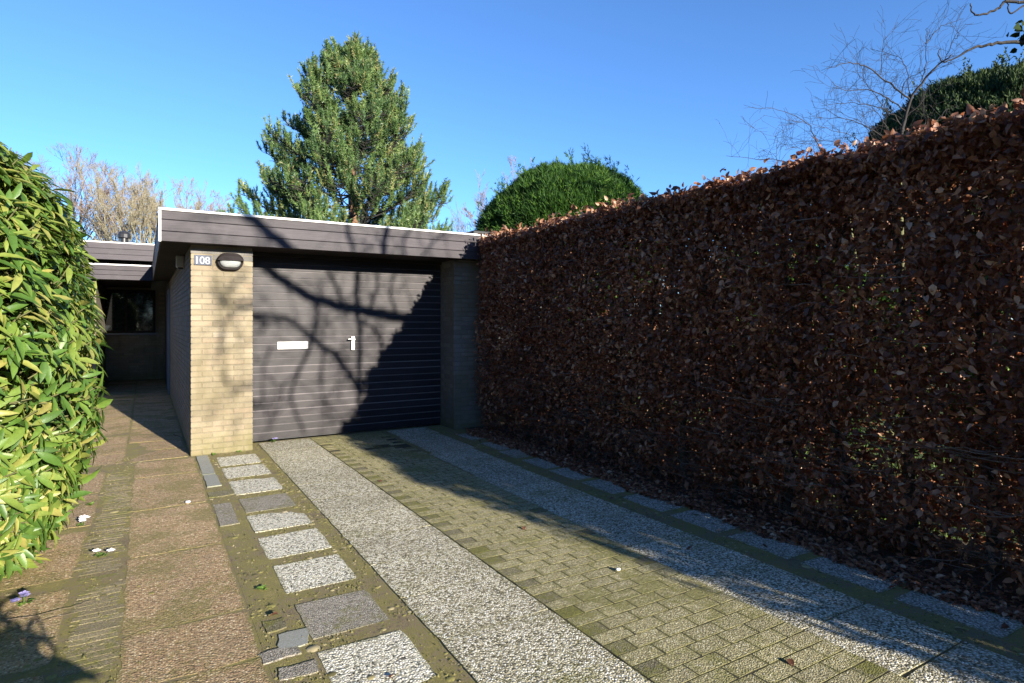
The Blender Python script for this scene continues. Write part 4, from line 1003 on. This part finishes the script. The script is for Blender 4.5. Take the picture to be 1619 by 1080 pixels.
shade([(2.50, 1.52), (2.74, 1.28), (2.76, .95), (2.5, .62)], D, .026, .014, 1, .6)
shade([(1.35, 1.2), (1.25, .8), (1.3, .3)], D, .014, .008, 1, .5)
shade([(2.0, 1.1), (1.95, .7), (2.1, .2)], D, .014, .008, 1, .5)
shade([(3.1, 2.7), (2.75, 2.45), (2.7, 2.0), (2.6, 1.65)], D, .022, .016, 1, .7)
shade([(3.0, 1.57), (2.9, 2.0), (3.2, 2.45), (3.6, 2.75)], D + .4, .020, .012, 1, .8)
shade([(.75, 1.5), (.65, 1.2), (.6, .9)], D + .8, .014, .008, 0)
shade([(1.3, 1.45), (1.0, 1.62), (.75, 1.58), (.55, 1.75)], D + 3, .035, .015, 2, .8)
shade([(1.2, .45), (.95, .62), (.78, .58), (.7, .8)], D + 3, .030, .012, 2, .7)
shade([(.9, 1.9), (.7, 1.7), (.6, 1.3)], D + 3.5, .022, .010, 1, .7)
for i in range(26):
    x = rq.uniform(1.2, 3.6); z = rq.uniform(.3, 2.4); p = back(x, z, D + rq.uniform(-.6, .8))
    grow(sg, p, Vector((rq.gauss(0, .7), rq.gauss(0, .4), rq.gauss(.2, .8))), rq.uniform(.5, .9), .009, 2, rq, .6, .0, 4, (2, 3), .2, .6, .004)
tb = Vector(back(4.9, 1.0, D))
V, F = tubes(line_segs([(tb.x + .5, tb.y - .2, -.05), (tb.x + .45, tb.y - .2, 1.8), (tb.x + .2, tb.y, 3.2), tuple(tb)], .17, .085, 5), 10)
obj('trunk', mesh('trunk', V, F, M['dark_bark'], True), stt)
e1 = Vector(back(2.46, .3, D - .5)); e2 = Vector(back(2.46, .55, D + .6))
sg += line_segs([tuple(tb), ((tb.x + e2.x) / 2, tb.y - .2, tb.z - .35), tuple(e2)], .06, .05, 5); sg += line_segs([tuple(tb - Vector((.0, 0, .3))), ((tb.x + e1.x) / 2, tb.y + .2, tb.z - .75), tuple(e1)], .05, .03, 5)
A = np.array(sg); V, F = tubes(A, 5); o = obj('limbs', mesh('limbs', V, F, M['dark_bark'], True), stt)

# ------------------------------------------------------------------ small things on the ground
def flower(loc, label, pm_, n=3, seed=0):
    root = empty('flower', loc); tag(root, label, 'flower'); rf = random.Random(seed)
    for i in range(n):
        x, y, h = rf.gauss(0, .022), rf.gauss(0, .022), rf.uniform(.025, .05)
        V, F = tubes([(x * .4, y * .4, -.005, x, y, h, .0018, .0014)], 4); obj('stalk', mesh('stalk', V, F, M['weed']), root)
        tv, tf = leaf_template([0, .55, 1], [0, .36, 0], .1, -.2); Pn = []; Dn = []
        for k in range(5): a = k * 1.256 + rf.random() * .3; Dn.append((math.cos(a), math.sin(a) - .35, .45)); Pn.append((x, y, h))
        V, F, q = scatter(tv, tf, np.array(Pn), frames(np.array(Dn), np.tile([[0, -.5, 1.]], (5, 1))), np.full(5, .026), np.zeros(5)); obj('petals', mesh('petals', V, F, pm_, False, q), root)
    m = 8; a = rng.uniform(0, 6.28, m)
    V, F, q = scatter(BV, BF, np.tile([[0, 0, .004]], (m, 1)) + rng.normal(size=(m, 3)) * np.array([.015, .015, .002]), frames(np.column_stack([np.cos(a), np.sin(a), np.full(m, .4)]), np.tile([[0, 0, 1.]], (m, 1))), rng.uniform(.02, .04, m), rng.random(m))
    o = obj('leaves', mesh('leaves', V, F, M['weed'], False, q), root)
flower((-.40, 5.42, .008), 'pale lilac flowers at the lower edge of the evergreen shrub, farthest up the path', M['petal_w'], 4, 1)
flower((-.24, 4.66, .008), 'tiny white flowers in the mossy joint between the red slabs', M['petal_w'], 2, 2)
flower((-.55, 4.07, .008), 'small violet flowers by the shrub in the near left corner', M['petal'], 3, 3)
flower((1.36, 7.95, .008), 'single violet flower cluster at the foot of the garage door', M['petal'], 3, 4)
def weed(loc, label, s_, seed, k=14):
    r_ = np.random.default_rng(seed); a = r_.uniform(0, 6.28, k)
    V, F, q = scatter(BV, BF, np.tile([[0, 0, .004]], (k, 1)) + r_.normal(size=(k, 3)) * np.array([.25, .25, .02]) * s_, frames(np.column_stack([np.cos(a), np.sin(a), r_.uniform(.2, 1.2, k)]), np.tile([[0, 0, 1.]], (k, 1)) + r_.normal(size=(k, 3)) * .3), s_ * r_.uniform(.6, 1.2, k), r_.random(k))
    o = obj('weed', mesh('weed', V, F, M['weed'], False, q), None, loc); tag(o, label, 'weed')
weed((.56, 3.62, .002), 'small green weed in the mossy joint left of the pale slabs', .03, 1, 20)
weed((.66, 7.55, .002), 'tiny weed at the foot of the brick pillar, nearer its left corner', .035, 2, 10)
weed((.92, 7.56, .002), 'tiny weed at the foot of the brick pillar, nearer the door', .028, 3, 8)
weed((-.38, 6.0, .002), 'low weed beside the shrub halfway up the path', .035, 4)
weed((-.62, 3.62, .002), 'green weed in the shadow in the near left corner', .04, 6)
def twig(a, b, r_, label, sd=0):
    q = random.Random(sd); L = [a, tuple((a[i] + b[i]) / 2 + q.gauss(0, .03) * (1 if i < 2 else .3) for i in range(3)), b]
    V, F = tubes(line_segs(L, r_, r_ * .4, 6, .003), 5); o = obj('twig', mesh('twig', V, F, M['stick'], True)); tag(o, label, 'twig')
twig((.31, 9.0, .03), (.385, 8.5, .016), .006, 'short stick lying in the shade beside the garage wall', 1)
twig((-.60, 3.86, .016), (-.25, 3.92, .014), .0022, 'longest thin dark twig by the violet flowers', 2)
twig((-.60, 3.72, .016), (-.30, 3.80, .014), .0018, 'second thin twig just nearer than the longest one', 3)
twig((-.50, 3.62, .016), (-.40, 3.55, .02), .004, 'stubby twig at the edge of the shrub shadow', 4)
# white pebble on the pavers and a fallen petal on the red slabs
def stone(loc, s_, mat, label, cat, name):
    bm_ = []; V = []; F = []
    rows = 4; k = 7; q = random.Random(9)
    rings = [[(s_ * math.cos(j * 6.283 / k) * math.sin(math.pi * (i + .6) / (rows + .8)) * 1.3, s_ * math.sin(j * 6.283 / k) * math.sin(math.pi * (i + .6) / (rows + .8)), s_ * .7 * -math.cos(math.pi * (i + .6) / (rows + .8)) + q.gauss(0, s_ * .06)) for j in range(k)] for i in range(rows)]
    V, F = loft(rings); o = obj(name, mesh(name, V, F, mat, True), None, loc); tag(o, label, cat)
stone((2.42, 2.78, .018), .013, M['pebble'], 'single white pebble lying on the mossy block pavers', 'pebble', 'pebble')
stone((.30, 5.66, .014), .016, M['petal_w'], 'white chip lying on the joint of the red slabs', 'stone chip', 'stone_chip')
# fallen beech leaves
for i in range(70):
    y = rng.uniform(1.2, 7.3); x = 3.95 - abs(rng.normal(0, .22)) if i > 8 else rng.uniform(.0, 3.4)
    o = bpy.data.objects.new('fallen_leaf', lm[i % 8]); o.location = (x, y, .016); o.scale = (.05,) * 3
    o.rotation_euler = (rng.normal(0, .3), rng.normal(0, .3), rng.uniform(0, 6.28)); link(o)
    if i > 8: tag(o, 'dry brown beech leaf fallen on the shaded paving at the foot of the hedge', 'leaf', 'beech leaves fallen beside the hedge')
    else: tag(o, 'dry brown beech leaf blown out onto the open paving away from the hedge', 'leaf', 'beech leaves scattered on the open paving')
# grass blades on the lawn behind the hedge
n = 9000; P = np.column_stack([rng.uniform(4.8, 8.5, n), rng.uniform(-1, 9, n), np.full(n, -.05)])
V, F, q = scatter(np.array([(-.05, 0, 0), (.05, 0, 0), (0, 1, .15)]), np.array([(0, 1, 2)]), P, frames(rng.normal(size=(n, 3)) * .35 + np.array([[0, 0, 1.]]), rng.normal(size=(n, 3))), rng.uniform(.06, .16, n), rng.random(n))
o = obj('grass', mesh('grass', V, F, M['weed'], False, q)); tag(o, 'green garden grass glimpsed behind the beech hedge', 'grass', kind='stuff')
